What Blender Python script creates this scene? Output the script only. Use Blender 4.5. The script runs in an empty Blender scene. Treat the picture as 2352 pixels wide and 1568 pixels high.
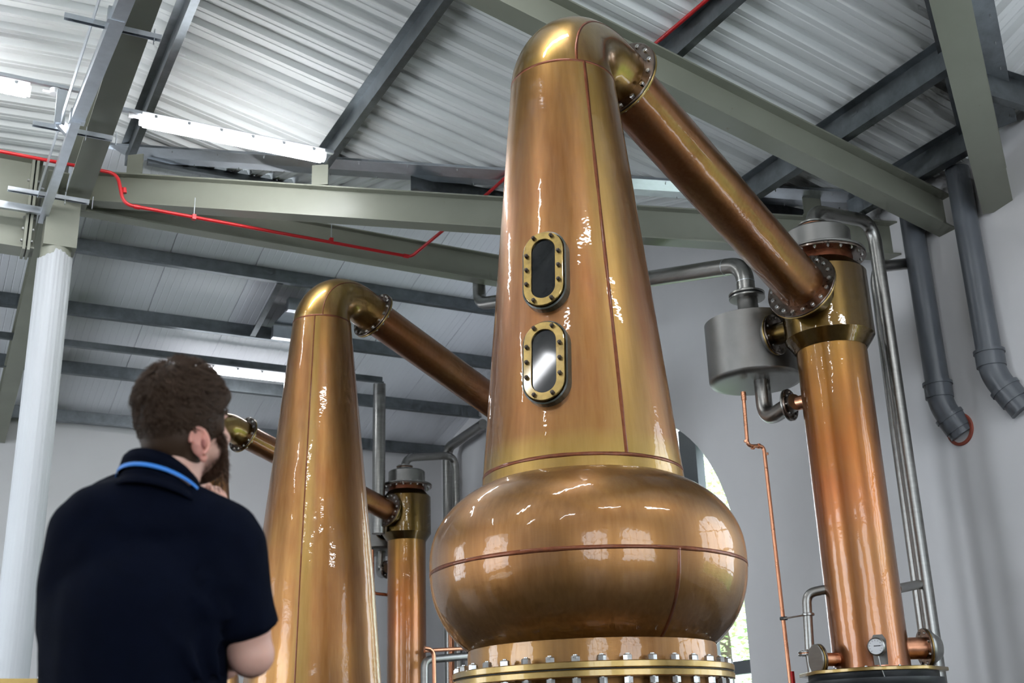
import bpy, bmesh, math, random
from mathutils import Vector, Matrix, noise as mnoise
R = math.radians
PI = math.pi
random.seed(7)
SC = bpy.context.scene
COL = SC.collection

# ---------------------------------------------------------------- camera
FPX = 2690.0
TH, RO, AZ = R(19.5), R(1.83), R(27.5)
CAM = Vector((0, 0, 1.0))
FW = Vector((math.sin(AZ) * math.cos(TH), math.cos(AZ) * math.cos(TH), math.sin(TH)))
_r0 = Vector((math.cos(AZ), -math.sin(AZ), 0))
_u0 = _r0.cross(FW)
RT = _r0 * math.cos(RO) - _u0 * math.sin(RO)
UP = _u0 * math.cos(RO) + _r0 * math.sin(RO)
cd = bpy.data.cameras.new('camera')
cam = bpy.data.objects.new('camera', cd)
COL.objects.link(cam)
m = Matrix((RT, UP, -FW)).transposed().to_4x4()
m.translation = CAM
cam.matrix_world = m
cd.sensor_width = 36
cd.lens = 36 * FPX / 2352
cd.clip_start = .05
cd.dof.use_dof = True
cd.dof.focus_distance = 6.6
cd.dof.aperture_fstop = 4.5
SC.camera = cam

# ---------------------------------------------------------------- world, exposure, daylight
SC.view_settings.view_transform = 'Standard'
SC.view_settings.look = 'None'
SC.view_settings.gamma = 1
SC.view_settings.use_curve_mapping = False
SC.view_settings.exposure = 0.58
SC.render.film_transparent = False
cy = SC.cycles
cy.max_bounces, cy.diffuse_bounces, cy.glossy_bounces, cy.transmission_bounces, cy.transparent_max_bounces = 6, 3, 3, 2, 6
cy.caustics_reflective = cy.caustics_refractive = False
cy.sample_clamp_indirect = 6
cy.use_adaptive_sampling = True
cy.adaptive_threshold = .06
cy.adaptive_min_samples = 12
cy.use_denoising = True
W = bpy.data.worlds.new('sky')
SC.world = W
W.use_nodes = True
wn = W.node_tree
wn.nodes.clear()
wo = wn.nodes.new('ShaderNodeOutputWorld')
wb = wn.nodes.new('ShaderNodeBackground')
wb.inputs[0].default_value = (.80, .90, 1.0, 1)
wb.inputs[1].default_value = 4.0
wn.links.new(wb.outputs[0], wo.inputs[0])


def area(name, loc, target, sx, sy, power, colr=(1, 1, 1)):
    l = bpy.data.lights.new(name, 'AREA')
    l.shape = 'RECTANGLE'
    l.size, l.size_y, l.energy, l.color = sx, sy, power, colr
    o = bpy.data.objects.new(name, l)
    COL.objects.link(o)
    o.location = loc
    o.rotation_euler = (Vector(target) - Vector(loc)).to_track_quat('-Z', 'Y').to_euler()
    return o


# daylight entering through the tall windows out of frame (they stand in the openings of the walls)
area('daylight_left_wall', (-5.85, 6.0, 3.0), (0, 6.0, 3.2), 3.4, 3.6, 75, (.90, .95, 1))
area('daylight_left_wall', (-5.85, 12.6, 3.0), (0, 12.6, 3.2), 3.4, 3.6, 75, (.90, .95, 1))
area('daylight_rear_wall', (-1.6, -4.35, 2.9), (-1.6, 0, 3.2), 3.4, 3.6, 36, (.92, .96, 1))
area('daylight_rear_wall', (3.6, -4.35, 2.9), (3.6, 0, 3.2), 3.4, 3.6, 36, (.92, .96, 1))

# ---------------------------------------------------------------- helpers


def ray(x, y):
    return (FW * FPX + RT * (x - 1176) - UP * (y - 784)).normalized()


def atX(x, y, X):
    v = ray(x, y)
    return CAM + v * (X / v.x)


def atY(x, y, Y):
    v = ray(x, y)
    return CAM + v * (Y / v.y)


def atZ(x, y, Z):
    v = ray(x, y)
    return CAM + v * ((Z - 1) / v.z)


def tag(o, label=None, cat=None, group=None, kind=None):
    if label: o['label'] = label
    if cat: o['category'] = cat
    if group: o['group'] = group
    if kind: o['kind'] = kind
    return o


def empty(name, loc=(0, 0, 0), rz=0):
    o = bpy.data.objects.new(name, None)
    COL.objects.link(o)
    o.location = loc
    o.rotation_euler = (0, 0, rz)
    o.empty_display_size = .1
    return o


class MB:
    """collects shapes and links them as ONE mesh object"""

    def __init__(s):
        s.v, s.f, s.sm = [], [], []

    def add(s, vs, fs, smooth=False):
        b = len(s.v)
        s.v += [Vector(p) for p in vs]
        s.f += [tuple(b + i for i in f) for f in fs]
        s.sm += [smooth] * len(fs)
        return s

    def box(s, c, d, M=None):
        x, y, z = d[0] / 2, d[1] / 2, d[2] / 2
        vs = [Vector((sx * x, sy * y, sz * z)) for sx in (-1, 1) for sy in (-1, 1) for sz in (-1, 1)]
        if M is not None: vs = [M @ v for v in vs]
        vs = [v + Vector(c) for v in vs]
        return s.add(vs, [(0, 1, 3, 2), (4, 6, 7, 5), (0, 4, 5, 1), (2, 3, 7, 6), (0, 2, 6, 4), (1, 5, 7, 3)])

    def prism(s, prof, p0, p1, up=(0, 0, 1), smooth=False):
        """sweep a closed 2D profile (side, up) from p0 to p1"""
        p0, p1 = Vector(p0), Vector(p1)
        t = (p1 - p0).normalized()
        side = t.cross(Vector(up)).normalized()
        u = side.cross(t).normalized()
        n = len(prof)
        vs = [p + side * a + u * b for p in (p0, p1) for a, b in prof]
        fs = [(i, (i + 1) % n, n + (i + 1) % n, n + i) for i in range(n)]
        s.add(vs, fs, smooth)
        s.add(vs, [tuple(range(n - 1, -1, -1)), tuple(range(n, 2 * n))])
        return s

    def tube(s, pts, r, n=24, cap=True, smooth=True):
        pts = [Vector(p) for p in pts]
        rs = r if isinstance(r, (list, tuple)) else [r] * len(pts)
        T = []
        for i in range(len(pts)):
            a = pts[max(0, i - 1)]
            b = pts[min(len(pts) - 1, i + 1)]
            T.append((b - a).normalized())
        x = T[0].orthogonal().normalized()
        vs = []
        for i, p in enumerate(pts):
            x = (x - T[i] * x.dot(T[i])).normalized()
            y = T[i].cross(x)
            for j in range(n):
                a = 2 * PI * j / n
                vs.append(p + (x * math.cos(a) + y * math.sin(a)) * rs[i])
        fs = [(i * n + j, i * n + (j + 1) % n, (i + 1) * n + (j + 1) % n, (i + 1) * n + j)
              for i in range(len(pts) - 1) for j in range(n)]
        s.add(vs, fs, smooth)
        if cap:
            k = (len(pts) - 1) * n
            s.add(vs[:n], [tuple(range(n - 1, -1, -1))])
            s.add(vs[k:], [tuple(range(n))])
        return s

    def lathe(s, prof, n=96, c=(0, 0, 0), axis=(0, 0, 1), smooth=True, close=False):
        """prof: list of (r, h) ; sharp corners may be given by repeating a point"""
        c, ax = Vector(c), Vector(axis).normalized()
        x = ax.orthogonal().normalized() if abs(ax.z) < .999 else Vector((1, 0, 0))
        y = ax.cross(x)
        vs, fs = [], []
        for r, h in prof:
            for j in range(n):
                a = 2 * PI * j / n
                vs.append(c + ax * h + (x * math.cos(a) + y * math.sin(a)) * max(r, 1e-4))
        for i in range(len(prof) - 1):
            if prof[i] == prof[i + 1]: continue
            for j in range(n):
                fs.append((i * n + j, i * n + (j + 1) % n, (i + 1) * n + (j + 1) % n, (i + 1) * n + j))
        return s.add(vs, fs, smooth)

    def disc(s, r0, r1, h0, h1, c=(0, 0, 0), axis=(0, 0, 1), n=64, bev=.004):
        b = min(bev, (h1 - h0) * .3)
        p = [(r0, h0), (r0, h0), (r1 - b, h0), (r1 - b, h0), (r1, h0 + b), (r1, h0 + b), (r1, h1 - b), (r1, h1 - b),
             (r1 - b, h1), (r1 - b, h1), (r0, h1), (r0, h1), (r0, h0)]
        return s.lathe(p, n, c, axis)

    def ell(s, c, r, M=None, n=16):
        vs, fs = [], []
        for i in range(n + 1):
            t = PI * i / n
            for j in range(2 * n):
                a = PI * j / n
                v = Vector((math.sin(t) * math.cos(a) * r[0], math.sin(t) * math.sin(a) * r[1], math.cos(t) * r[2]))
                if M is not None: v = M @ v
                vs.append(v + Vector(c))
        for i in range(n):
            for j in range(2 * n):
                fs.append((i * 2 * n + j, (i + 1) * 2 * n + j, (i + 1) * 2 * n + (j + 1) % (2 * n), i * 2 * n + (j + 1) % (2 * n)))
        return s.add(vs, fs, True)

    def capsule(s, p0, p1, r0, r1, n=20):
        p0, p1 = Vector(p0), Vector(p1)
        t = (p1 - p0).normalized()
        pts, rs = [], []
        for i in range(7):
            a = PI / 2 * (1 - i / 6)
            pts.append(p0 - t * r0 * math.sin(a)); rs.append(max(.0005, r0 * math.cos(a)))
        for i in range(7):
            a = PI / 2 * i / 6
            pts.append(p1 + t * r1 * math.sin(a)); rs.append(max(.0005, r1 * math.cos(a)))
        return s.tube(pts, rs, n)

    def build(s, name, mat, parent=None, fix=True):
        me = bpy.data.meshes.new(name)
        me.from_pydata([tuple(v) for v in s.v], [], s.f)
        me.update()
        if fix:
            bm = bmesh.new(); bm.from_mesh(me)
            for i, f in enumerate(bm.faces): f.smooth = s.sm[i]
            bmesh.ops.recalc_face_normals(bm, faces=bm.faces)
            bm.to_mesh(me); bm.free()
        else:
            for i, p in enumerate(me.polygons): p.use_smooth = s.sm[i]
        me.materials.append(mat)
        o = bpy.data.objects.new(name, me)
        COL.objects.link(o)
        if parent is not None: o.parent = parent
        return o


def rounded(pts, rad, n=8):
    """polyline with rounded corners"""
    pts = [Vector(p) for p in pts]
    out = [pts[0]]
    for i in range(1, len(pts) - 1):
        a, b, c = pts[i - 1], pts[i], pts[i + 1]
        u, w = (a - b), (c - b)
        r = rad[i - 1] if isinstance(rad, (list, tuple)) else rad
        r = min(r, u.length * (.95 if i == 1 else .49), w.length * (.95 if i == len(pts) - 2 else .49))
        u.normalize(); w.normalize()
        P0, P2 = b + u * r, b + w * r
        for k in range(n + 1):
            t = k / n
            out.append(P0 * (1 - t) ** 2 + b * 2 * t * (1 - t) + P2 * t * t)
    out.append(pts[-1])
    return out


def ibeam(depth, width, tf=.014, tw=.010, z0=0):
    """profile with its lowest edge at z0"""
    w, d = width / 2, depth
    return [(-w, z0), (w, z0), (w, z0 + tf), (tw / 2, z0 + tf), (tw / 2, z0 + d - tf), (w, z0 + d - tf), (w, z0 + d),
            (-w, z0 + d), (-w, z0 + d - tf), (-tw / 2, z0 + d - tf), (-tw / 2, z0 + tf), (-w, z0 + tf)]


def zsec(depth, fl, t=.004, flip=1, lip=.018):
    """Z purlin: top at 0, hanging down; top flange to -side, bottom flange to +side"""
    k = flip
    p = [(-fl, 0), (t, 0), (t, -depth + t), (fl, -depth + t), (fl, -depth + lip), (fl + t, -depth + lip), (fl + t, -depth), (0, -depth),
         (0, -t), (-fl, -t)]
    return [(a * k, b) for a, b in p]


def hexbolt(r=.012, h=.010, shank=.03, nut=True):
    b = MB()
    b.lathe([(0, 0), (r, 0), (r, 0), (r, h * .8), (r, h * .8), (r * .82, h), (r * .82, h), (0, h)], 6, smooth=False)
    b.lathe([(r * .45, h * .5), (r * .45, h * 1.2), (r * .45, h * 1.2), (0, h * 1.2)], 10)
    if nut:
        b.lathe([(r * .45, 0), (r * .45, -shank - h * 1.7)], 10)
        b.lathe([(0, -shank), (r, -shank), (r, -shank), (r, -shank - h), (r, -shank - h), (0, -shank - h)], 6, smooth=False)
    return b


def ring_bolts(parent, n, rad, c, axis, mesh, a0=0.0, name='bolt', top=0.0):
    """hex bolts of a flange, each an object that shares one mesh"""
    c, ax = Vector(c), Vector(axis).normalized()
    x = ax.orthogonal().normalized() if abs(ax.z) < .999 else Vector((1, 0, 0))
    y = ax.cross(x)
    rot = Matrix((x, y, ax)).transposed()
    for i in range(n):
        a = a0 + 2 * PI * i / n
        o = bpy.data.objects.new(name, mesh)
        COL.objects.link(o)
        o.parent = parent
        spin = Matrix.Rotation(random.uniform(0, PI), 3, 'Z')
        mm = (rot @ spin).to_4x4()
        mm.translation = c + (x * math.cos(a) + y * math.sin(a)) * rad + ax * top
        o.matrix_local = mm


def mesh_of(mb, mat):
    o = mb.build('tmp', mat)
    me = o.data
    bpy.data.objects.remove(o)
    return me


# ---------------------------------------------------------------- materials


class NT:
    def __init__(s, name):
        s.m = bpy.data.materials.new(name)
        s.m.use_nodes = True
        s.t = s.m.node_tree
        s.b = s.t.nodes['Principled BSDF']
        s.out = s.t.nodes['Material Output']
        s._co = None

    def n(s, typ, **kw):
        x = s.t.nodes.new(typ)
        for k, v in kw.items(): setattr(x, k, v)
        return x

    def l(s, a, b): s.t.links.new(a, b)

    def co(s):
        if s._co is None: s._co = s.n('ShaderNodeTexCoord').outputs['Object']
        return s._co

    def mapping(s, scale):
        mp = s.n('ShaderNodeMapping')
        mp.inputs['Scale'].default_value = scale
        s.l(s.co(), mp.inputs[0])
        return mp.outputs[0]

    def noise(s, scale, detail=3, vec=None, rough=.55, dist=0):
        x = s.n('ShaderNodeTexNoise')
        x.inputs['Scale'].default_value = scale
        x.inputs['Detail'].default_value = detail
        x.inputs['Roughness'].default_value = rough
        x.inputs['Distortion'].default_value = dist
        s.l(vec if vec is not None else s.co(), x.inputs['Vector'])
        return x.outputs['Fac']

    def ramp(s, fac, stops):
        x = s.n('ShaderNodeValToRGB')
        e = x.color_ramp.elements
        while len(e) < len(stops): e.new(.5)
        for i, (p, c) in enumerate(stops):
            e[i].position = p
            e[i].color = (*c, 1) if len(c) == 3 else c
        s.l(fac, x.inputs[0])
        return x.outputs[0]

    def mix(s, fac, a, b, mode='MIX'):
        x = s.n('ShaderNodeMix', data_type='RGBA', blend_type=mode)
        for inp, v in ((x.inputs[0], fac), (x.inputs[6], a), (x.inputs[7], b)):
            if isinstance(v, (int, float)): inp.default_value = v
            elif isinstance(v, tuple): inp.default_value = (*v, 1)
            else: s.l(v, inp)
        return x.outputs[2]

    def math(s, op, a, b=0, clamp=False):
        x = s.n('ShaderNodeMath', operation=op, use_clamp=clamp)
        for inp, v in ((x.inputs[0], a), (x.inputs[1], b)):
            if isinstance(v, (int, float)): inp.default_value = v
            else: s.l(v, inp)
        return x.outputs[0]

    def bump(s, h, strength, dist=.01, to='Normal'):
        x = s.n('ShaderNodeBump')
        x.inputs['Strength'].default_value = strength
        x.inputs['Distance'].default_value = dist
        s.l(h, x.inputs['Height'])
        s.l(x.outputs[0], s.b.inputs[to])

    def set(s, **kw):
        for k, v in kw.items():
            inp = s.b.inputs[k.replace('_', ' ')]
            if isinstance(v, (int, float)): inp.default_value = v
            elif isinstance(v, tuple): inp.default_value = (*v, 1)
            else: s.l(v, inp)
        return s


def paint(name, c, rough=.5, var=.06, scale=3, metallic=0, bump=.0, spec=.5, rust=0):
    t = NT(name)
    f = t.noise(scale, 4)
    a = tuple(x * (1 - var) for x in c); b = tuple(min(1, x * (1 + var)) for x in c)
    col = t.ramp(f, [(.3, a), (.7, b)])
    if rust:
        g = t.noise(9, 6, rough=.7)
        col = t.mix(t.ramp(g, [(.68, (0, 0, 0)), (.74, (rust, rust, rust))]), col, (.16, .09, .05))
    t.set(Base_Color=col, Roughness=rough, Metallic=metallic, Specular_IOR_Level=spec)
    if bump: t.bump(t.noise(scale * 30, 3), bump, .002)
    return t.m


def copper(name, zstops, z0, z1, rough=.30, halo=(), streak=.16, coatw=.75, blotch=1.3, wob=.035, coat_rough=.03, vseam=None, tint=1.0, hw=.34):
    """lacquered copper; zstops = patina colours along the local height, halo = weld heights with a heat-tinted gold band"""
    t = NT(name)
    sep = t.n('ShaderNodeSeparateXYZ')
    t.l(t.co(), sep.inputs[0])
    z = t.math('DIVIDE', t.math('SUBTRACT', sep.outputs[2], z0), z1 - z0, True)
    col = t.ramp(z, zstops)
    big = t.noise(blotch, 2, dist=.4)
    col = t.mix(t.ramp(big, [(.38, (0, 0, 0)), (.72, (.55, .55, .55))]), col, (.37 * tint, .225 * tint, .060 * tint))
    big2 = t.noise(blotch * 1.7, 2, t.mapping((1.3, 1, .6)))
    col = t.mix(t.ramp(big2, [(.42, (0, 0, 0)), (.75, (.6, .6, .6))]), col, (.19 * tint, .075 * tint, .028 * tint))
    for h in halo:
        d = t.math('ABSOLUTE', t.math('SUBTRACT', sep.outputs[2], h))
        k = t.ramp(d, [(0, (.8, .8, .8)), (.075, (.55, .55, .55)), (.14, (0, 0, 0))])
        col = t.mix(k, col, (.37, .245, .058))
    if vseam is not None:
        an = t.math('ABSOLUTE', t.math('SUBTRACT', t.math('ARCTAN2', sep.outputs[1], sep.outputs[0]), vseam + .10))
        k = t.ramp(an, [(0, (.6, .6, .6)), (hw * .5, (.4, .4, .4)), (hw, (0, 0, 0))])
        col = t.mix(k, col, (.40, .275, .075))
    st = t.noise(14, 3, t.mapping((3, 3, .18)))
    col = t.mix(streak, col, t.ramp(st, [(.3, (.15 * tint, .065 * tint, .022 * tint)), (.7, (.50 * tint, .29 * tint, .13 * tint))]), 'MIX')
    br = t.noise(60, 1, t.mapping((.3, .3, 6)))
    rg = t.math('ADD', t.math('MULTIPLY', br, .10), t.math('ADD', t.math('MULTIPLY', big2, .16), rough - .12))
    t.set(Base_Color=col, Metallic=1.0, Roughness=rg, Coat_Weight=coatw, Coat_Roughness=coat_rough, Coat_IOR=1.5)
    t.bump(br, .12, .0015)
    w1 = t.noise(5, 1)
    w2 = t.noise(34, 1)
    t.bump(t.math('ADD', w1, t.math('MULTIPLY', w2, .10)), .55, wob * .28, 'Coat Normal')
    return t.m


def metal(name, c, rough=.35, var=.15, scale=8, stretch=(1, 1, 1), coat=0):
    t = NT(name)
    f = t.noise(scale, 5, t.mapping(stretch), rough=.65)
    a = tuple(x * (1 - var) for x in c); b = tuple(min(1, x * (1 + var)) for x in c)
    t.set(Base_Color=t.ramp(f, [(.3, a), (.7, b)]), Metallic=1.0, Coat_Weight=coat, Coat_Roughness=.05,
          Roughness=t.math('ADD', t.math('MULTIPLY', f, .22), rough - .11))
    return t.m


def emis(name, c, s):
    t = NT(name)
    t.set(Base_Color=(.9, .9, .9), Roughness=.4, Emission_Color=c, Emission_Strength=s)
    return t.m


M = {}
M['wall'] = paint('wall_paint', (.76, .745, .745), .85, .03, 1.2, spec=.2)
M['sheet'] = paint('roof_sheet_enamel', (.80, .815, .80), .55, .03, .8, spec=.5)
M['liner'] = paint('liner_panel_enamel', (.80, .81, .85), .45, .03, .7, spec=.4)
M['green'] = paint('beam_paint', (.25, .255, .205), .42, .07, 2, spec=.5, rust=.7)
M['green2'] = paint('beam_paint_dark', (.165, .172, .150), .5, .07, 2, spec=.4, rust=.3)
M['purlin'] = metal('weathered_galvanised_steel', (.20, .22, .235), .42, .22, 6)
M['galv'] = metal('bright_galvanised_steel', (.62, .655, .70), .34, .10, 7)
M['zinc'] = metal('zinc_bolts', (.44, .44, .43), .30, .2, 30)
M['darkbolt'] = metal('dark_bolts', (.085, .07, .06), .4, .3, 30)
M['steel'] = metal('brushed_stainless', (.31, .305, .29), .34, .12, 5, (1, 1, 6))
M['steel_dull'] = metal('satin_stainless', (.235, .23, .22), .46, .12, 4)
M['tarnish'] = metal('tarnished_copper_flange', (.14, .105, .085), .3, .35, 12, coat=.6)
M['brass'] = metal('aged_brass', (.33, .225, .08), .36, .30, 7, coat=.5)
M['brass_hi'] = metal('polished_brass_face', (.33, .225, .07), .34, .45, 11, coat=.7)
M['seam'] = metal('weld_seam', (.17, .055, .026), .5, .25, 20, coat=.3)
M['gasket'] = paint('gasket', (.012, .014, .012), .6, .2, 20)
M['patina'] = paint('verdigris_gasket', (.035, .040, .028), .35, .4, 40, spec=.6)
M['dark_glass'] = NT('dark_sight_glass').set(Base_Color=(.004, .005, .006), Roughness=.05, Specular_IOR_Level=.42).m
M['pvc'] = paint('grey_pvc', (.105, .115, .13), .34, .05, 3, spec=.5)
M['red'] = paint('red_pipe', (.50, .012, .016), .35, .05, 3)
M['redoxide'] = paint('red_oxide_ring', (.30, .065, .04), .6, .2, 20)
M['whitecol'] = paint('white_cladding', (.55, .57, .59), .6, .02, 2, spec=.25)
M['whitepl'] = paint('white_plastic', (.72, .72, .73), .4, .02, 2)
M['frame'] = paint('grey_window_frame', (.11, .125, .135), .35, .05, 3)
M['floor'] = paint('floor_concrete', (.045, .042, .04), .35, .2, .8)
M['black'] = paint('black_steel', (.02, .022, .024), .45, .1, 4)
M['deck'] = metal('dark_deck', (.12, .12, .12), .4, .2, 4)
M['small_copper'] = metal('bare_copper_pipe', (.72, .34, .20), .30, .12, 9)
M['tube_far'] = emis('fluorescent_diffuser_far', (.95, .97, 1.0), 10)
M['tube'] = emis('fluorescent_diffuser', (.95, .97, 1.0), 28)
POT = [(0, (.25, .120, .038)), (.12, (.35, .17, .055)), (.22, (.34, .15, .050)), (.32, (.35, .165, .052)), (.40, (.345, .135, .045)), (.58, (.352, .126, .043)),
       (.80, (.34, .130, .043)), (.93, (.346, .174, .046)), (1, (.371, .24, .059))]
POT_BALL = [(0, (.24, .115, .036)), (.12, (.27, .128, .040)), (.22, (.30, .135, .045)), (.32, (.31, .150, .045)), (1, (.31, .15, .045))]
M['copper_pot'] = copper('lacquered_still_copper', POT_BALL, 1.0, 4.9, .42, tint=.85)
M['copper_neck'] = copper('lacquered_neck_copper', [(p_, tuple(c_ * .89 for c_ in q_)) for p_, q_ in POT], 1.0, 4.9, .38, tint=.9, halo=(2.355,), vseam=R(-96))
M['copper_neck2'] = copper('lacquered_neck_copper', [(0, (.37, .17, .055)), (.5, (.37, .16, .05)), (.85, (.34, .13, .045)), (1, (.36, .20, .055))], 1.0, 4.9, .38, vseam=R(-124), hw=.16)
M['copper_elbow'] = copper('lacquered_elbow_copper', [(0, (0.358, 0.216, 0.056)), (1, (0.371, 0.246, 0.066))], 4.5, 5.4, .33, blotch=2.2)
M['copper_arm'] = copper('lyne_arm_copper', [(0, (0.294, 0.099, 0.033)), (1, (0.333, 0.120, 0.040))], 3.9, 5.2, .40, blotch=.9, tint=.75)
M['copper_shell'] = copper('condenser_shell_copper',
                           [(0, (0.384, 0.150, 0.079)), (.35, (0.371, 0.132, 0.059)), (.62, (0.333, 0.090, 0.020)), (.80, (0.320, 0.084, 0.012)), (.92, (0.294, 0.132, 0.020)), (1, (0.282, 0.180, 0.026))],
                           1.4, 4.0, .36, blotch=1.0, streak=.06)
M['copper_head'] = copper('condenser_head_copper', [(0, (.115, .072, .012)), (1, (.135, .088, .015))], 3.8, 4.7, .30, blotch=1.0, tint=.42)
M['copper_arm2'] = M['copper_arm']

# glass
t = NT('window_glass')
tr = t.n('ShaderNodeBsdfTransparent'); gl = t.n('ShaderNodeBsdfGlossy'); gl.inputs['Roughness'].default_value = .02
mx = t.n('ShaderNodeMixShader'); mx.inputs[0].default_value = .06
t.l(tr.outputs[0], mx.inputs[1]); t.l(gl.outputs[0], mx.inputs[2]); t.l(mx.outputs[0], t.out.inputs[0])
M['glass'] = t.m
# leaves
t = NT('leaf')
t.set(Base_Color=t.ramp(t.noise(1.3, 3), [(.3, (.34, .50, .22)), (.55, (.52, .66, .30)), (.75, (.74, .70, .36))]), Roughness=.6)
t.b.inputs['Transmission Weight'].default_value = 0
M['leaf'] = t.m
M['bark'] = paint('bark', (.10, .075, .055), .9, .3, 6)
M['grass'] = paint('grass_ground', (.15, .24, .07), .9, .3, 2)

# ---------------------------------------------------------------- roof geometry constants
XW, YW, XL, YR = 7.48, 16.96, -6.0, -4.5   # right wall, back wall, left wall, rear wall
KF, KB = .235, .3175                        # main slope, cross-gable slope
VS = .74                                    # valley lines in plan
ZE = 5.60                                   # eaves
RX = .95                                    # main ridge
zF = lambda x: ZE + KF * (XW - x)
valA = lambda x: 6.9 + VS * (XW - x)        # valley beyond (Y)
valB = lambda x: 5.75 - VS * (XW - x)       # valley toward the camera
zC = lambda y: ZE + KB * (y - 6.9)          # cross gable, near slope
zD = lambda y: ZE + KB * (5.75 - y)         # second cross gable slope
RY = 11.3
ZR = zC(RY)
KD = (ZR - 5.72) / (YW - RY)
zL = lambda y: ZR - KD * (y - RY)           # lined roof beyond the ridge
RY2 = 1.55
zE2 = lambda y: zD(RY2) - KB * (RY2 - y)
valE = lambda x: RY2 - (valB(x) - RY2)      # mirrored valley behind the camera


def walltop(y):
    return walltop_(y) + .05


def walltop_(y):
    if y > RY: return zL(y)
    if y > 6.9: return zC(y)
    if y > 5.75: return ZE
    if y > RY2: return zD(y)
    return max(ZE - .0, zE2(y))


# ---------------------------------------------------------------- setting: walls, floor
def arch_top(y, yc, zc, r): return zc + math.sqrt(max(0, r * r - (y - yc) ** 2))


def wall_strips(name, at, a0, a1, top, arches, normal, mat, thick=.35):
    """wall made of upright strips with arched openings. at(s, z, d) -> point, s along the wall, d outward depth"""
    b = MB()
    cuts = {a0, a1}
    n = int((a1 - a0) / .5)
    for i in range(n + 1): cuts.add(a0 + (a1 - a0) * i / n)
    for yc, zc, r, sill in arches:
        for i in range(41): cuts.add(yc + r * -math.cos(PI * i / 40))
    for k in (RY, 6.9, 5.75, RY2): 
        if a0 < k < a1: cuts.add(k)
    cs = sorted(cuts)
    cs = [c for i, c in enumerate(cs) if i == 0 or c - cs[i - 1] > 1e-5]
    for s0, s1 in zip(cs, cs[1:]):
        mid = (s0 + s1) / 2
        hole = [a for a in arches if abs(mid - a[0]) < a[2]]
        spans = [(0, 0, top(s0), top(s1))]
        if hole:
            yc, zc, r, sill = hole[0]
            t0, t1 = arch_top(s0, yc, zc, r), arch_top(s1, yc, zc, r)
            spans = [(0, 0, sill, sill), (t0, t1, top(s0), top(s1))]
            b.add([at(s0, t0, 0), at(s1, t1, 0), at(s1, t1, thick), at(s0, t0, thick)], [(0, 1, 2, 3)])
            b.add([at(s0, sill, 0), at(s1, sill, 0), at(s1, sill, thick), at(s0, sill, thick)], [(0, 1, 2, 3)])
        for l0, l1, h0, h1 in spans:
            for d in (0, thick):
                b.add([at(s0, l0, d), at(s1, l1, d), at(s1, h1, d), at(s0, h0, d)], [(0, 1, 2, 3)])
    for yc, zc, r, sill in arches:
        for sgn in (-1, 1):
            b.add([at(yc + sgn * r, sill, 0), at(yc + sgn * r, zc, 0), at(yc + sgn * r, zc, thick), at(yc + sgn * r, sill, thick)], [(0, 1, 2, 3)])
    o = b.build(name, mat)
    return tag(o, kind='structure')


ARCH_R = [(11.48, 2.75, 1.95, .9), (3.1, 2.75, 1.75, .9)]
ARCH_L = [(6.0, 2.9, 1.8, .9), (12.6, 2.9, 1.8, .9)]
ARCH_B = [(-1.6, 2.9, 1.8, .9), (3.6, 2.9, 1.8, .9)]
wall_strips('wall_right', lambda s, z, d: Vector((XW + d, s, z)), YR, YW, walltop, ARCH_R, (-1, 0, 0), M['wall'])
wall_strips('wall_back', lambda s, z, d: Vector((s, YW + d, z)), XL, XW + .35, lambda x: 5.78, [], (0, -1, 0), M['wall'])
wall_strips('wall_left', lambda s, z, d: Vector((XL - d, s, z)), YR, YW, lambda y: 7.4 if y < 11.3 else zL(y) + .1, ARCH_L, (1, 0, 0), M['wall'])
wall_strips('wall_rear', lambda s, z, d: Vector((s, YR - d, z)), XL, XW + .35, lambda x: 7.4, ARCH_B, (0, 1, 0), M['wall'])
fl = MB()
fl.box(((XL + XW) / 2, (YR + YW) / 2, -.05), (XW - XL + .7, YW - YR + .7, .1))
tag(fl.build('floor', M['floor']), kind='structure')


def window(name, at, yc, zc, r, sill, mulls, bars, w=.06):
    fr = MB()
    # arch rim
    pts = [(yc - r, sill)] + [(yc - r * math.cos(PI * i / 32), zc + r * math.sin(PI * i / 32)) for i in range(33)] + [(yc + r, sill), (yc - r, sill)]
    for a, c in zip(pts, pts[1:]):
        p, q = at(a[0], a[1], .22), at(c[0], c[1], .22)
        n = (at(0, 0, 1) - at(0, 0, 0))
        fr.prism([(-.03, -.03), (.03, -.03), (.03, .03), (-.03, .03)], p, q, up=n)
    for s, ww in mulls:
        z1 = arch_top(s, yc, zc, r)
        n = (at(0, 0, 1) - at(0, 0, 0))
        fr.prism([(-ww / 2, -.05), (ww / 2, -.05), (ww / 2, .05), (-ww / 2, .05)], at(s, sill, .20), at(s, z1, .20), up=n)
    for z, s0, s1, h in bars:
        n = (at(0, 0, 1) - at(0, 0, 0))
        fr.prism([(-h / 2, -.05), (h / 2, -.05), (h / 2, .05), (-h / 2, .05)], at(s0, z, .20), at(s1, z, .20), up=n)
    o = fr.build(name, M['frame'])
    tag(o, kind='structure')
    g = MB()
    vs = [at(a, c, .235) for a, c in pts[:-1]]
    g.add(vs, [tuple(range(len(vs)))])
    g.build('glass_pane', M['glass'], o)
    return o


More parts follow.
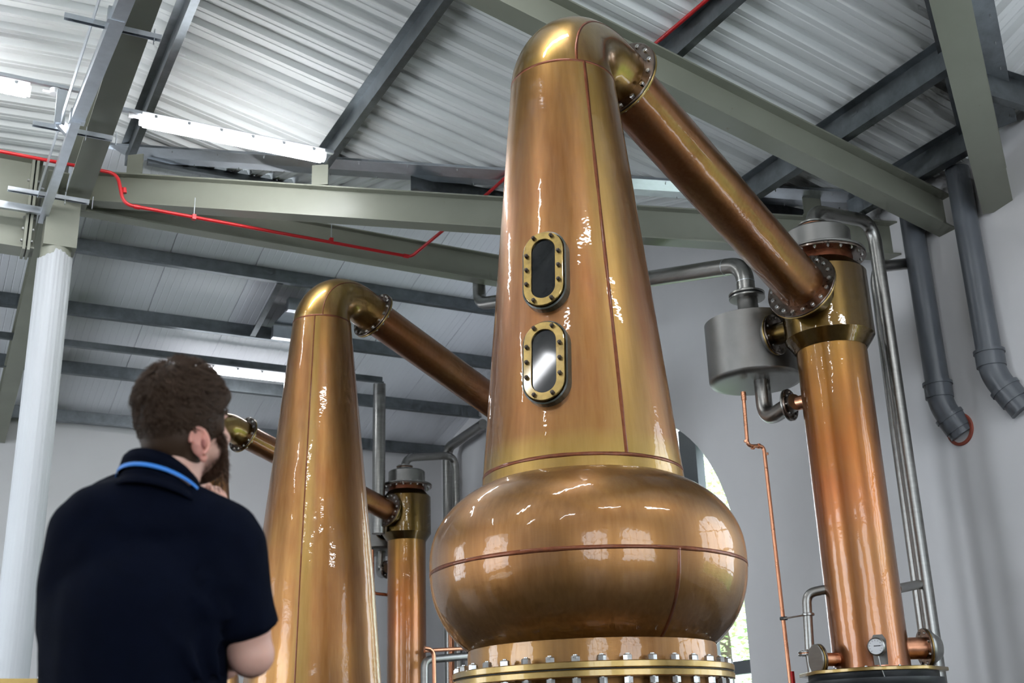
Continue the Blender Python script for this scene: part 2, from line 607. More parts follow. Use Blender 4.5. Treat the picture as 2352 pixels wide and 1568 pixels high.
atR = lambda s, z, d: Vector((XW + d, s, z))
atL = lambda s, z, d: Vector((XL - d, s, z))
atB = lambda s, z, d: Vector((s, YR - d, z))
window('window_1', atR, *ARCH_R[0], [(10.50, .27), (10.345, .04), (11.48, .06), (12.5, .06)], [(1.78, 9.53, 13.43, .13)])
gb = lambda a: ([(a[0] + k * a[2] * .5, .05) for k in (-1, 0, 1)], [(z, a[0] - a[2], a[0] + a[2], .05) for z in (1.7, 2.5, 3.3)])
k = gb(ARCH_R[1]); window('window_2', atR, *ARCH_R[1], k[0], [(z, a + .0, b, h) for z, a, b, h in k[1]])
for i, A_ in enumerate(ARCH_L): window('window_%d' % (3 + i), atL, *A_, *gb(A_))
for i, A_ in enumerate(ARCH_B): window('window_%d' % (5 + i), atB, *A_, *gb(A_))

# ---------------------------------------------------------------- setting: ribbed roof sheets


def rib_profile(p0, p1, pitch=.25, h=.052, phase=0.0):
    """offsets along the eaves and the sheet height: wide pans, narrow raised ribs, with a stiffener groove"""
    base = [(0, 0), (.040, 0), (.046, .006), (.054, .006), (.060, 0), (.115, 0), (.145, h), (.172, h), (.178, h - .006), (.186, h - .006), (.192, h), (.220, h)]
    out = []
    k = math.floor((p0 - phase) / pitch) - 1
    while phase + k * pitch < p1:
        for a, z in base:
            s = phase + k * pitch + a * pitch / .25
            if p0 <= s <= p1: out.append((s, z))
        k += 1
    out = [(p0, out[0][1])] + out + [(p1, out[-1][1])]
    return out


def sheet(name, along, lo, hi, u0, u1, zfun, s0, s1, mat, h=.052, pitch=.25, phase=0.0, profile=None):
    """along='x': ribs run in x, eaves coordinate is y. lo/hi give the rib extent at s"""
    b = MB()
    prof = profile or rib_profile(s0, s1, pitch, h, phase)
    for (a, za), (c, zc_) in zip(prof, prof[1:]):
        if c - a < 1e-6: continue
        la, ha, lc, hc = lo(a), hi(a), lo(c), hi(c)
        if ha <= la and hc <= lc: continue
        ha, hc = max(ha, la), max(hc, lc)
        P = lambda u, s, z: Vector((u, s, zfun(u) + z)) if along == 'x' else Vector((s, u, zfun(u) + z))
        b.add([P(la, a, za), P(ha, a, za), P(hc, c, zc_), P(lc, c, zc_)], [(0, 1, 2, 3)])
    o = b.build(name, mat, fix=False)
    return tag(o, kind='structure')


def hiF(y):
    if y > 6.9: return XW - (y - 6.9) / VS
    if y >= 5.75: return XW
    if y >= RY2: return XW - (5.75 - y) / VS
    return XW - (y - (RY2 - (5.75 - RY2))) / VS if y > RY2 - (5.75 - RY2) else XW


sheet('ceiling_main', 'x', lambda s: RX, hiF, 0, 0, zF, YR, 11.8, M['sheet'])
sheet('ceiling_cross_gable', 'y', lambda s: valA(s), lambda s: RY, 0, 0, zC, 1.8, XW + .06, M['sheet'])
sheet('ceiling_second_gable', 'y', lambda s: RY2, lambda s: valB(s), 0, 0, zD, 1.8, XW + .06, M['sheet'])
sheet('ceiling_second_gable', 'y', lambda s: valE(s), lambda s: RY2, 0, 0, zE2, 1.8, XW + .06, M['sheet'])
zG = lambda x: zF(RX) - .035 + .05 * (x - RX)
sheet('ceiling_left', 'x', lambda s: XL, lambda s: RX, 0, 0, zG, YR, 12.12, M['sheet'], phase=.11)
# white liner panels with fine ribs and a joint every metre
prof = []
x = XL
while x < XW:
    if abs(((x - 2.28) + .05) % 1.0) < .0834 and True:
        prof += [(x, 0), (x + .004, .012), (x + .012, .012), (x + .016, 0)]
    else:
        prof += [(x, 0), (x + .003, .0035), (x + .008, .0035), (x + .011, 0)]
    x += 1 / 12
sheet('ceiling_lined', 'y', lambda s: RY if s > 1.0 else 12.1, lambda s: YW + .1, 0, 0, zL, XL, XW, M['liner'], profile=prof + [(XW, 0)])
b = MB().box(((XL + 1.0) / 2, 12.14, 7.0), (1.0 - XL, .04, .9))
tag(b.build('trim_1', M['green2']), kind='structure')
# roof deck above everything keeps daylight out of the laps
b = MB().box(((XL + XW) / 2, (YR + YW) / 2, 7.6), (XW - XL + 1, YW - YR + 1, .1))
tag(b.build('roof_1', M['deck']), kind='structure')

# ---------------------------------------------------------------- steel frame


def solo(b, name, mat, label, cat, group=None):
    o = b.build(name, mat)
    return tag(o, label, cat, group)


BG = 'painted steel roof beams'
# valley beam from the column down to the right wall
pA, pB = Vector((1.05, 11.12, 6.25)), Vector((7.52, 6.93, 5.075))
solo(MB().prism(ibeam(.32, .17), pA, pB), 'roof_beam', M['green'], 'long pale green steel beam crossing behind the tall still with a lit middle', 'roof beam', BG)
# beam under the cross ridge
solo(MB().prism(ibeam(.34, .15), (1.0, 11.22, 6.19), (7.5, 11.22, 6.15)), 'roof_beam', M['green'], 'dark-sided steel beam below the red pipe, running behind the tall still', 'roof beam', BG)
# main rafter above the tall still
solo(MB().prism(ibeam(.31, .185), (RX, 6.33, zF(RX) - .54), (7.50, 6.33, zF(7.50) - .54), up=(0, 0, 1)), 'roof_beam', M['green'],
     'green steel rafter passing right over the top bend of the tall still', 'roof beam', BG)
# ridge beam toward the camera
solo(MB().prism(ibeam(.50, .22), (1.0, 11.1, 6.17), (1.0, -3.5, 6.17)), 'roof_beam', M['green'], 'wide green beam beside the galvanised trunking, running from the white column', 'roof beam', BG)
# left beam from the column
kb = empty('roof_beam', (.9, 11.15, 0))
tag(kb, 'deep dark green beam left of the white column with a bolted splice', 'roof beam', BG)
MB().prism(ibeam(.95, .24), (-.22, 0, 5.66), (-6.8, 0, 5.66)).build('beam', M['green'], kb)
MB().box((-.27, -.02, 6.12), (.025, .26, .98)).box((-.31, -.02, 6.12), (.025, .26, .98)).build('splice_plate', M['green'], kb)
bm_ = mesh_of(hexbolt(.016, .016, nut=False), M['zinc'])
for z in (5.74, 5.86, 5.98, 6.25, 6.37):
    for sx in (-1, 1):
        o = bpy.data.objects.new('bolt', bm_); COL.objects.link(o); o.parent = kb
        o.location = (-.29 + sx * .038, -.09, z); o.rotation_euler = (0, sx * PI / 2, 0)
# rafter beyond the column
solo(MB().prism(ibeam(.32, .20), (.86, 11.4, zL(11.4) - .56), (.86, 16.9, zL(16.9) - .50)), 'roof_beam', M['green'],
     'sloping green rafter behind the white column under the white ceiling', 'roof beam', BG)
# valley beam at the upper right
d = .56
solo(MB().prism(ibeam(.30, .24), (3.6, valB(3.6) + .05, zF(3.6) - d), (7.50, valB(7.50) + .05, zF(7.50) - d)), 'roof_beam', M['green'],
     'steep green beam at the upper right ending on the white wall', 'roof beam', BG)

# column
colm = empty('steel_column', (.88, 11.1, 0))
tag(colm, 'round column clad in white board with a bare green steel head', 'column')
cl = MB()
n = 64
top = [5.60 + .02 * math.sin(3 * a) + .012 * random.uniform(-1, 1) + (.035 if math.cos(a + .5) > .3 else 0) for a in [2 * PI * i / n for i in range(n)]]
vs, fs = [], []
for r, hs in ((.158, None), (.158, top), (.150, top), (.150, None)):
    for i in range(n):
        a = 2 * PI * i / n
        vs.append((r * math.cos(a), r * math.sin(a), 0 if hs is None else hs[i]))
for q in range(3):
    for i in range(n): fs.append((q * n + i, q * n + (i + 1) % n, (q + 1) * n + (i + 1) % n, (q + 1) * n + i))
cl.add(vs, fs, True).build('cladding', M['whitecol'], colm)
MB().tube([(0, 0, 0), (0, 0, 6.2)], .14, 48).build('shaft', M['green'], colm)
MB().box((.02, -.02, 5.95), (.30, .24, .5)).build('head_plate', M['green'], colm)

# purlins of the main slope
PG = 'dark purlins under the ribbed roof'


def purlin(p0, p1, label, depth=.17, fl=.065, flip=1, group=PG, mat='purlin'):
    return solo(MB().prism(zsec(depth, fl, flip=flip), p0, p1), 'purlin', M[mat], label, 'purlin', group)


PL = {1.46: 'dark steel purlin just right of the wide green beam at upper left', 3.10: 'dark steel purlin rising from the right end of the big light tube',
      4.78: 'dark steel purlin with the red pipe strapped along it at the top edge', 6.34: 'long dark double purlin crossing under the roof right of the tall still',
      7.15: 'dark eaves purlin near the top right corner of the white wall'}
for x, lab in PL.items():
    yb = valA(x) - .05
    ya = max(YR, -4) if x < 1.8 else (-2 if x < 3.2 else valB(x) + .12)
    if x > 6: purlin((x, ya, zF(x) - .005), (x, yb, zF(x) - .005), lab, depth=.20, fl=.085)
    else: purlin((x, ya, zF(x) - .005), (x, yb, zF(x) - .005), lab)
# purlins of the cross gable near slope
for y, lab in ((7.75, 'dark purlin above the green beam at right of the tall still'), (9.6, 'dark purlin end on the white wall just right of the tall still'),
               (11.27, 'dark purlin seen through the gap above the lit green beam')):
    x0 = XW - (y - 6.9) / VS
    purlin((max(1.6, x0 + .1), y, zC(y) - .005), (XW - .02, y, zC(y) - .005), lab, depth=.20 if y < 10.5 else .11, group='dark purlins of the gable behind the tall still')
# purlins of the second gable at upper right
for y, lab in ((5.15, 'dark purlin at the top right corner of the picture, lower one'), (3.7, 'dark purlin of the right gable nearer the camera')):
    x0 = XW - (5.75 - y) / VS
    purlin((x0 + .12, y, zD(y) - .005), (XW - .02, y, zD(y) - .005), lab, depth=.22, flip=-1, group='dark purlins at the upper right')
# purlins of the lined roof
for y, lab in ((12.86, 'highest dark purlin across the white lined ceiling, touching the shorter still top'), (14.12, 'second dark purlin from the top across the white lined ceiling'),
               (15.50, 'third dark purlin across the white ceiling, level with the man\'s hair'), (16.80, 'lowest dark purlin resting on the top of the back wall')):
    p = solo(MB().prism(zsec(.19, .07, flip=1), (XL, y, zL(y) - .003), (XW - .02, y, zL(y) - .003)), 'purlin', M['purlin'], lab, 'purlin', 'dark purlins of the white lined ceiling')
solo(MB().prism(zsec(.10, .05, flip=1), (-5.9, 14.6, 6.03), (5.55, 14.6, 6.03)), 'mounting_rail', M['purlin'],
     'thin grey steel rail carrying the far light tube across the hall', 'rail')
purlin((3.60, 14.12, zL(14.12) - .03), (3.60, 12.88, zL(12.88) - .03), 'short dark trimmer between two purlins beside the roof hatch', depth=.17, group='dark purlins of the white lined ceiling')
# roof hatch box with cable
rh = empty('roof_hatch', (4.15, 13.45, 6.1))
tag(rh, 'silver boxed roof hatch with coiled cable just left of the shorter still top', 'roof hatch')
MB().box((.05, .35, .08), (.9, .10, .16)).box((.05, -.30, .22), (.9, .10, .16)).box((.05, .02, .20), (.86, .62, .02)).build('box_frame', M['galv'], rh)
MB().tube([Vector((.10 * math.cos(a) - .05, .03 * a / 3 - .36, .12 + .06 * math.sin(a))) for a in [i * .35 for i in range(50)]], .006, 6).build('cable', M['black'], rh)


# valley boards
def valley_board(name, f, za, zb, x0, x1, mat, label, w=.20, sgn=1, hang=.03):
    g = empty(name, (x0, f(x0), 0))
    tag(g, label, 'valley board', 'folded steel valley boards')
    org = Vector((x0, f(x0), 0))
    b = MB()
    dirp = Vector((1, -VS * sgn, 0)).normalized()
    nrm = Vector((VS * sgn, 1, 0)).normalized()
    rows = []
    for x in (x0, x1):
        y = f(x)
        c = Vector((x, y, zF(x) - hang))
        a = c - nrm * w * sgn
        a.z = zF(a.x) - hang
        e = c + nrm * w * sgn
        e.z = za(e.y) - hang
        rows.append([a - org, a - org + Vector((0, 0, -.02)), c - org, e - org + Vector((0, 0, -.02)), e - org])
    vs = rows[0] + rows[1]
    b.add(vs, [(i, i + 1, 6 + i, 5 + i) for i in range(4)])
    vs2 = [v + Vector((0, 0, .006)) for v in vs]
    b.add(vs2, [(i, i + 1, 6 + i, 5 + i) for i in range(4)])
    b.build('board', mat, g, fix=False)
    sc = mesh_of(MB().tube([(0, 0, 0), (0, 0, -.035)], .004, 6), M['zinc'])
    n = 16
    for i in range(n):
        for q in (-.8, .8):
            t_ = (i + .5 + .12 * q) / n
            x = x0 + (x1 - x0) * t_
            c = Vector((x, f(x), 0)) + nrm * w * q * sgn
            c.z = (zF(c.x) if q < 0 else za(c.y)) - hang
            o = bpy.data.objects.new('screw', sc); COL.objects.link(o); o.parent = g
            o.location = c - org
    return g


valley_board('valley_board', valA, zC, 0, 1.0, 7.3, M['galv'], 'bright folded galvanised board along the roof valley above the long green beam')
valley_board('valley_board', valB, zD, 0, 3.6, 7.3, M['purlin'], 'dark folded steel board along the valley behind the steep green beam', w=.22, sgn=-1)
# cleats between valley beam and roof
for x, lab in ((1.50, 'by the bend of the red pipe'), (3.07, 'below the large light tube'), (6.9, 'near the grey drain pipes')):
    y = 7.03 + .66 * (7.27 - x)
    zt = 5.06 + .32 + (7.6 - x) * (1.19 / 6.55)
    solo(MB().box((x, y, zt + .13), (.16, .012, .25), Matrix.Rotation(math.atan2(-.66, 1), 3, 'Z')).box((x, y, zt + .006), (.20, .16, .012), Matrix.Rotation(math.atan2(-.66, 1), 3, 'Z')),
         'beam_cleat', M['green'], 'painted cleat on the long green beam, ' + lab, 'cleat', 'cleats on the long green beam')

# ---------------------------------------------------------------- light fittings


def batten(p0, p1, name_label, bright='tube'):
    p0, p1 = Vector(p0), Vector(p1)
    L = (p1 - p0).length
    t_ = empty('light_batten', (p0 + p1) / 2, math.atan2(p1.y - p0.y, p1.x - p0.x))
    tag(t_, name_label, 'ceiling light', 'fluorescent light battens')
    h = L / 2
    b = MB()
    prof = [(.065 * math.cos(a), .052 * math.sin(a) - .01) for a in [PI + PI * i / 12 for i in range(13)]]
    b.prism([(-.065, .02)] + prof[0:] + [(.065, .02)], (-h + .03, 0, 0), (h - .03, 0, 0), smooth=True)
    b.prism([(x_ * .8, z_ * .8) for x_, z_ in [(-.065, .02)] + prof + [(.065, .02)]], (-h, 0, 0), (h, 0, 0), smooth=True)
    b.build('diffuser', M[bright], t_)
    MB().box((0, 0, .038), (L - .02, .10, .032)).build('housing', M['whitepl'], t_)
    n = 6
    for i in range(n):
        x_ = -h + .12 + (L - .24) * i / (n - 1)
        MB().box((x_, -.066, .018), (.028, .012, .03)).build('clip', M['galv'], t_)
    MB().tube([(-h, 0, .02), (-h - .06, 0, .02)], .016, 12).tube([(-h - .06, 0, .02), (-h - .10, 0, .02)], .022, 12).build('cable_gland', M['whitepl'], t_)
    return t_


batten(atY(322, 273, 9.25), atY(745, 361, 9.25), 'large bright light tube in the upper left, between the beam and a purlin')
batten((-1.42, 9.6, 6.50), (.42, 9.6, 6.50), 'bright light tube at the left edge of the picture left of the trunking')
batten((2.75, 14.6, 5.86), (4.60, 14.6, 5.86), 'far bright light tube behind the man\'s head, left of the shorter still', 'tube_far')
solo(MB().prism(zsec(.05, .03), (1.12, 9.27, 6.34), (3.02, 9.27, 6.34)), 'mounting_rail', M['galv'], 'galvanised rail directly above the large upper left light tube', 'rail')
solo(MB().prism(zsec(.05, .03), (-2, 9.66, 6.66), (.84, 9.66, 6.66)), 'mounting_rail', M['galv'], 'galvanised rail above the light tube at the left edge', 'rail')
lj = empty('junction_box', (.62, 9.66, 6.57))
tag(lj, 'small round white junction box beside the left light tube', 'junction box')
MB().lathe([(0, 0), (.045, 0), (.045, 0), (.045, .05), (.045, .05), (0, .05)], 24, (0, 0, -.02)).build('box', M['whitepl'], lj)
MB().tube([(-.1, 0, 0), (.1, 0, 0)], .014, 10).build('conduit', M['whitepl'], lj)
# further battens over the hall behind the camera (they light the room and glint on the copper)
for i, (x, y, z) in enumerate(((2.2, 4.6, 6.5), (-1.6, 4.4, 6.5), (2.2, 0.6, 6.5), (-1.6, .4, 6.5), (-4.2, 2.5, 6.5), (5.2, 1.2, 5.6), (-4.0, 7.2, 6.4))):
    t_ = batten((x - .9, y, z), (x + .9, y, z), ['light tube over the hall above the tall still\'s front', 'light tube over the hall above the man',
        'light tube above the camera', 'light tube above the camera, further left', 'light tube near the left wall', 'light tube near the right wall arch', 'light tube by the far left wall'][i])

# galvanised trunking under the ridge beam
tk = empty('cable_trunking', (.80, 11.1, 0))
tag(tk, 'long galvanised cable trunking hung beside the wide green beam at upper left', 'trunking')
TR = lambda w_, h_: [(-w_ / 2, 0), (w_ / 2, 0), (w_ / 2, h_), (-w_ / 2, h_)]
MB().prism(TR(.075, .07), (-.07, .05, 5.98), (-.035, -2.05, 5.98)).build('duct', M['galv'], tk)
MB().prism(TR(.105, .10), (-.025, -2.0, 6.0), (.27, -9.0, 6.0)).build('duct', M['galv'], tk)
MB().prism(TR(.12, .11), (-.028, -2.0, 5.99), (-.026, -2.07, 5.99)).build('coupler', M['galv'], tk)
MB().prism(TR(.117, .11), (.024, -3.55, 5.995), (.026, -3.60, 5.995)).build('coupler', M['galv'], tk)
MB().prism([(-.003, 0), (.003, 0), (.003, .10), (-.003, .10)], (-.155, -.3, 6.08), (-.03, -7.5, 6.14)).build('perforated_strip', M['galv'], tk)
for y, x0, x1, lab in ((7.75, .50, 1.18, 'upper one'), (9.42, .46, 1.10, 'middle one'), (10.75, .38, 1.10, 'lowest one, near the column head')):
    s_ = empty('strut_channel', ((x0 + x1) / 2, y, 6.10))
    tag(s_, 'short galvanised strut clamped under the wide green beam, ' + lab, 'strut', 'galvanised struts under the wide green beam')
    w_ = (x1 - x0)
    MB().prism([(-.02, 0), (-.016, 0), (-.016, .036), (.016, .036), (.016, 0), (.02, 0), (.02, .04), (-.02, .04)], (-w_ / 2, 0, -.02), (w_ / 2, 0, -.02)).build('channel', M['galv'], s_)
    for q in (.885 - (x0 + x1) / 2, 1.12 - (x0 + x1) / 2 + .01):
        MB().box((q, 0, .0), (.006, .03, .12)).build('clamp', M['galv'], s_)
solo(MB().box((-1.0, 10.95, 6.02), (3.5, .04, .07)), 'strut_channel', M['galv'], 'long galvanised strut across the dark green beam left of the column', 'strut')
dk = MB()
for a, c in ((atY(143, 208, 9.35), atY(136, 284, 9.35)), (atY(136, 280, 9.35), atY(158, 305, 9.45))):
    dk.prism([(-.04, -.02), (.04, -.02), (.04, .02), (-.04, .02)], a, c, up=(0, 1, 0))
solo(dk, 'drop_duct', M['galv'], 'short bent galvanised duct dropping into the trunking at upper left', 'duct')

# ---------------------------------------------------------------- red pipe
org = Vector((1.40, 10.3, 6.0))
rp = empty('red_pipe', org)
tag(rp, 'thin red pipe running below the long green beam and up over the tall still', 'pipe')
Yp = 10.3
path = [(-3, Yp, 6.27), (1.275, Yp, 6.225), (1.355, Yp, 5.925), (4.22, Yp, 5.885), (4.60, 9.2, 6.20), (4.72, 6.55, 6.25), (4.74, 3.5, 6.1)]
MB().tube([p - org for p in rounded(path, [.09, .09, .06, .1, .3])], .0165, 14).build('tube', M['red'], rp)
for p, q in (((1.345, Yp, 6.09), (1.353, Yp, 6.04)), ((1.45, Yp, 5.922), (1.50, Yp, 5.921)), ((4.14, Yp, 5.886), (4.19, Yp, 5.886))):
    MB().tube([Vector(p) - org, Vector(q) - org], .022, 14).build('coupling', M['red'], rp)
for x_ in (2.0, 3.36):
    MB().box(Vector((x_, Yp, 5.915)) - org, (.035, .045, .05)).build('pipe_clip', M['red'], rp)
    MB().tube([Vector((x_, Yp, 5.93)) - org, Vector((x_, Yp, 6.12)) - org], .004, 6).build('hanger_rod', M['galv'], rp)
MB().box(Vector((4.70, 6.62, 6.25)) - org, (.05, .06, .05)).build('pipe_clip', M['red'], rp)
MB().box(Vector((4.62, 8.8, 6.205)) - org, (.05, .06, .05)).build('pipe_clip', M['red'], rp)

# ---------------------------------------------------------------- the stills
BOLT_BIG = mesh_of(hexbolt(.0215, .025, .072), M['zinc'])
BOLT_MID = mesh_of(hexbolt(.0165, .014, .034), M['zinc'])
BOLT_SMALL = mesh_of(hexbolt(.010, .009, .022), M['zinc'])
BOLT_HEAD = mesh_of(hexbolt(.0125, .011, .042), M['zinc'])
BOLT_DARK = mesh_of(hexbolt(.0115, .017, nut=False), M['darkbolt'])


def ribbon(pts, nrms, w, name, parent, lift=.0012):
    """thin weld seam following a surface"""
    b = MB()
    rows = []
    for i, (p, n_) in enumerate(zip(pts, nrms)):
        t_ = (pts[min(i + 1, len(pts) - 1)] - pts[max(0, i - 1)]).normalized()
        s_ = t_.cross(n_).normalized()
        ww = w * (1 + .25 * mnoise.noise(Vector(p) * 9))
        rows.append([p + s_ * ww - n_ * .004, p + s_ * ww * .8 + n_ * lift, p - s_ * ww * .8 + n_ * lift, p - s_ * ww - n_ * .004])
    for a, c in zip(rows, rows[1:]):
        b.add(a + c, [(0, 1, 5, 4), (1, 2, 6, 5), (2, 3, 7, 6)], True)
    return b.build(name, M['seam'], parent)


def sight_glass(parent, c, axis, up, w, h, depth, mat_face):
    """oval brass frame on a stub, with a dark pane and ten bolts"""
    ax, up = Vector(axis).normalized(), Vector(up).normalized()
    sd = up.cross(ax).normalized()
    up = ax.cross(sd)
    c = Vector(c)

    def stad(hw, hh, n=16):
        r = hw
        L = hh - hw
        o = []
        for i in range(n + 1): a = PI * i / n; o.append((r * math.cos(a), L + r * math.sin(a)))
        for i in range(n + 1): a = PI + PI * i / n; o.append((r * math.cos(a), -L + r * math.sin(a)))
        return o

    def loft(rings, smooth=False):
        b = MB()
        n = len(rings[0][0])
        for (ra, ha), (rb, hb) in zip(rings, rings[1:]):
            vs = [c + sd * x_ + up * y_ + ax * ha for x_, y_ in ra] + [c + sd * x_ + up * y_ + ax * hb for x_, y_ in rb]
            b.add(vs, [(i, (i + 1) % n, n + (i + 1) % n, n + i) for i in range(n)], smooth)
        return b
    W2, H2 = w / 2, h / 2
    g = loft([(stad(W2 + .012, H2 + .012), -depth - .10), (stad(W2 + .012, H2 + .012), -.022), (stad(W2 + .004, H2 + .004), -.018)]).build('sight_glass', M['patina'], parent)
    fr = loft([(stad(W2, H2), -.018), (stad(W2, H2), -.003), (stad(W2 - .003, H2 - .003), 0), (stad(W2 * .62, H2 - W2 * .38), 0), (stad(W2 * .60, H2 - W2 * .40), -.003), (stad(W2 * .60, H2 - W2 * .40), -.03)])
    fr.build('brass_frame', mat_face, g)
    s_ = stad(W2 * .61, H2 - W2 * .39)
    pn = MB().add([c + sd * x_ + up * y_ - ax * .012 for x_, y_ in s_], [tuple(range(len(s_)))])
    pn.build('pane', M['dark_glass'], g)
    br = W2 * .81
    L = H2 - W2
    pos = [(sx * br, y_) for sx in (-1, 1) for y_ in (-L * .78, 0, L * .78)] + [(sx * br * .55, sy * (L + br * .86)) for sx in (-1, 1) for sy in (-1, 1)]
    rot = Matrix((sd, up, ax)).transposed()
    for x_, y_ in pos:
        o = bpy.data.objects.new('bolt', BOLT_DARK); COL.objects.link(o); o.parent = g
        mm = rot.to_4x4(); mm.translation = c + sd * x_ + up * y_
        o.matrix_local = mm
    return g


def flange_pair(parent, c, axis, r_in, r_out, th, nb, bolt, mats=('tarnish', 'brass'), name='pipe_flange', gap=.004, a0=.1):
    c, ax = Vector(c), Vector(axis).normalized()
    f = MB().disc(r_in, r_out, gap / 2, th, c, ax).build(name, M[mats[0]], parent)
    MB().disc(r_in, r_out, -th, -gap / 2, c, ax).build(name, M[mats[1]], parent)
    MB().disc(r_in, r_out - .010, -gap / 2, gap / 2, c, ax).build('gasket', M['gasket'], parent)
    ring_bolts(f, nb, (r_in + r_out) / 2 + .006, c, ax, bolt, a0, top=th)
    return f


def cone_r(z, cone):
    for (r0, z0), (r1, z1) in zip(cone, cone[1:]):
        if z <= z1: return r0 + (r1 - r0) * (z - z0) / (z1 - z0)
    return cone[-1][0]


def elbow_frames(z0, Rb, r0, r1, bend, straight, az, n=40):
    d = Vector((math.cos(az), math.sin(az), 0)); side = Vector((-math.sin(az), math.cos(az), 0)); Z = Vector((0, 0, 1))
    out = []
    for i in range(n + 1):
        ph = R(bend) * i / n
        c = Z * z0 + d * Rb * (1 - math.cos(ph)) + Z * Rb * math.sin(ph)
        t_ = d * math.sin(ph) + Z * math.cos(ph)
        k_ = (i / n) ** .72; k_ = k_ * k_ * (3 - 2 * k_)
        out.append((c, t_, side.cross(t_), side, r0 + (r1 - r0) * k_))
    c, t_, u_, s_, r_ = out[-1]
    out.append((c + t_ * straight, t_, u_, s_, r_))
    return out


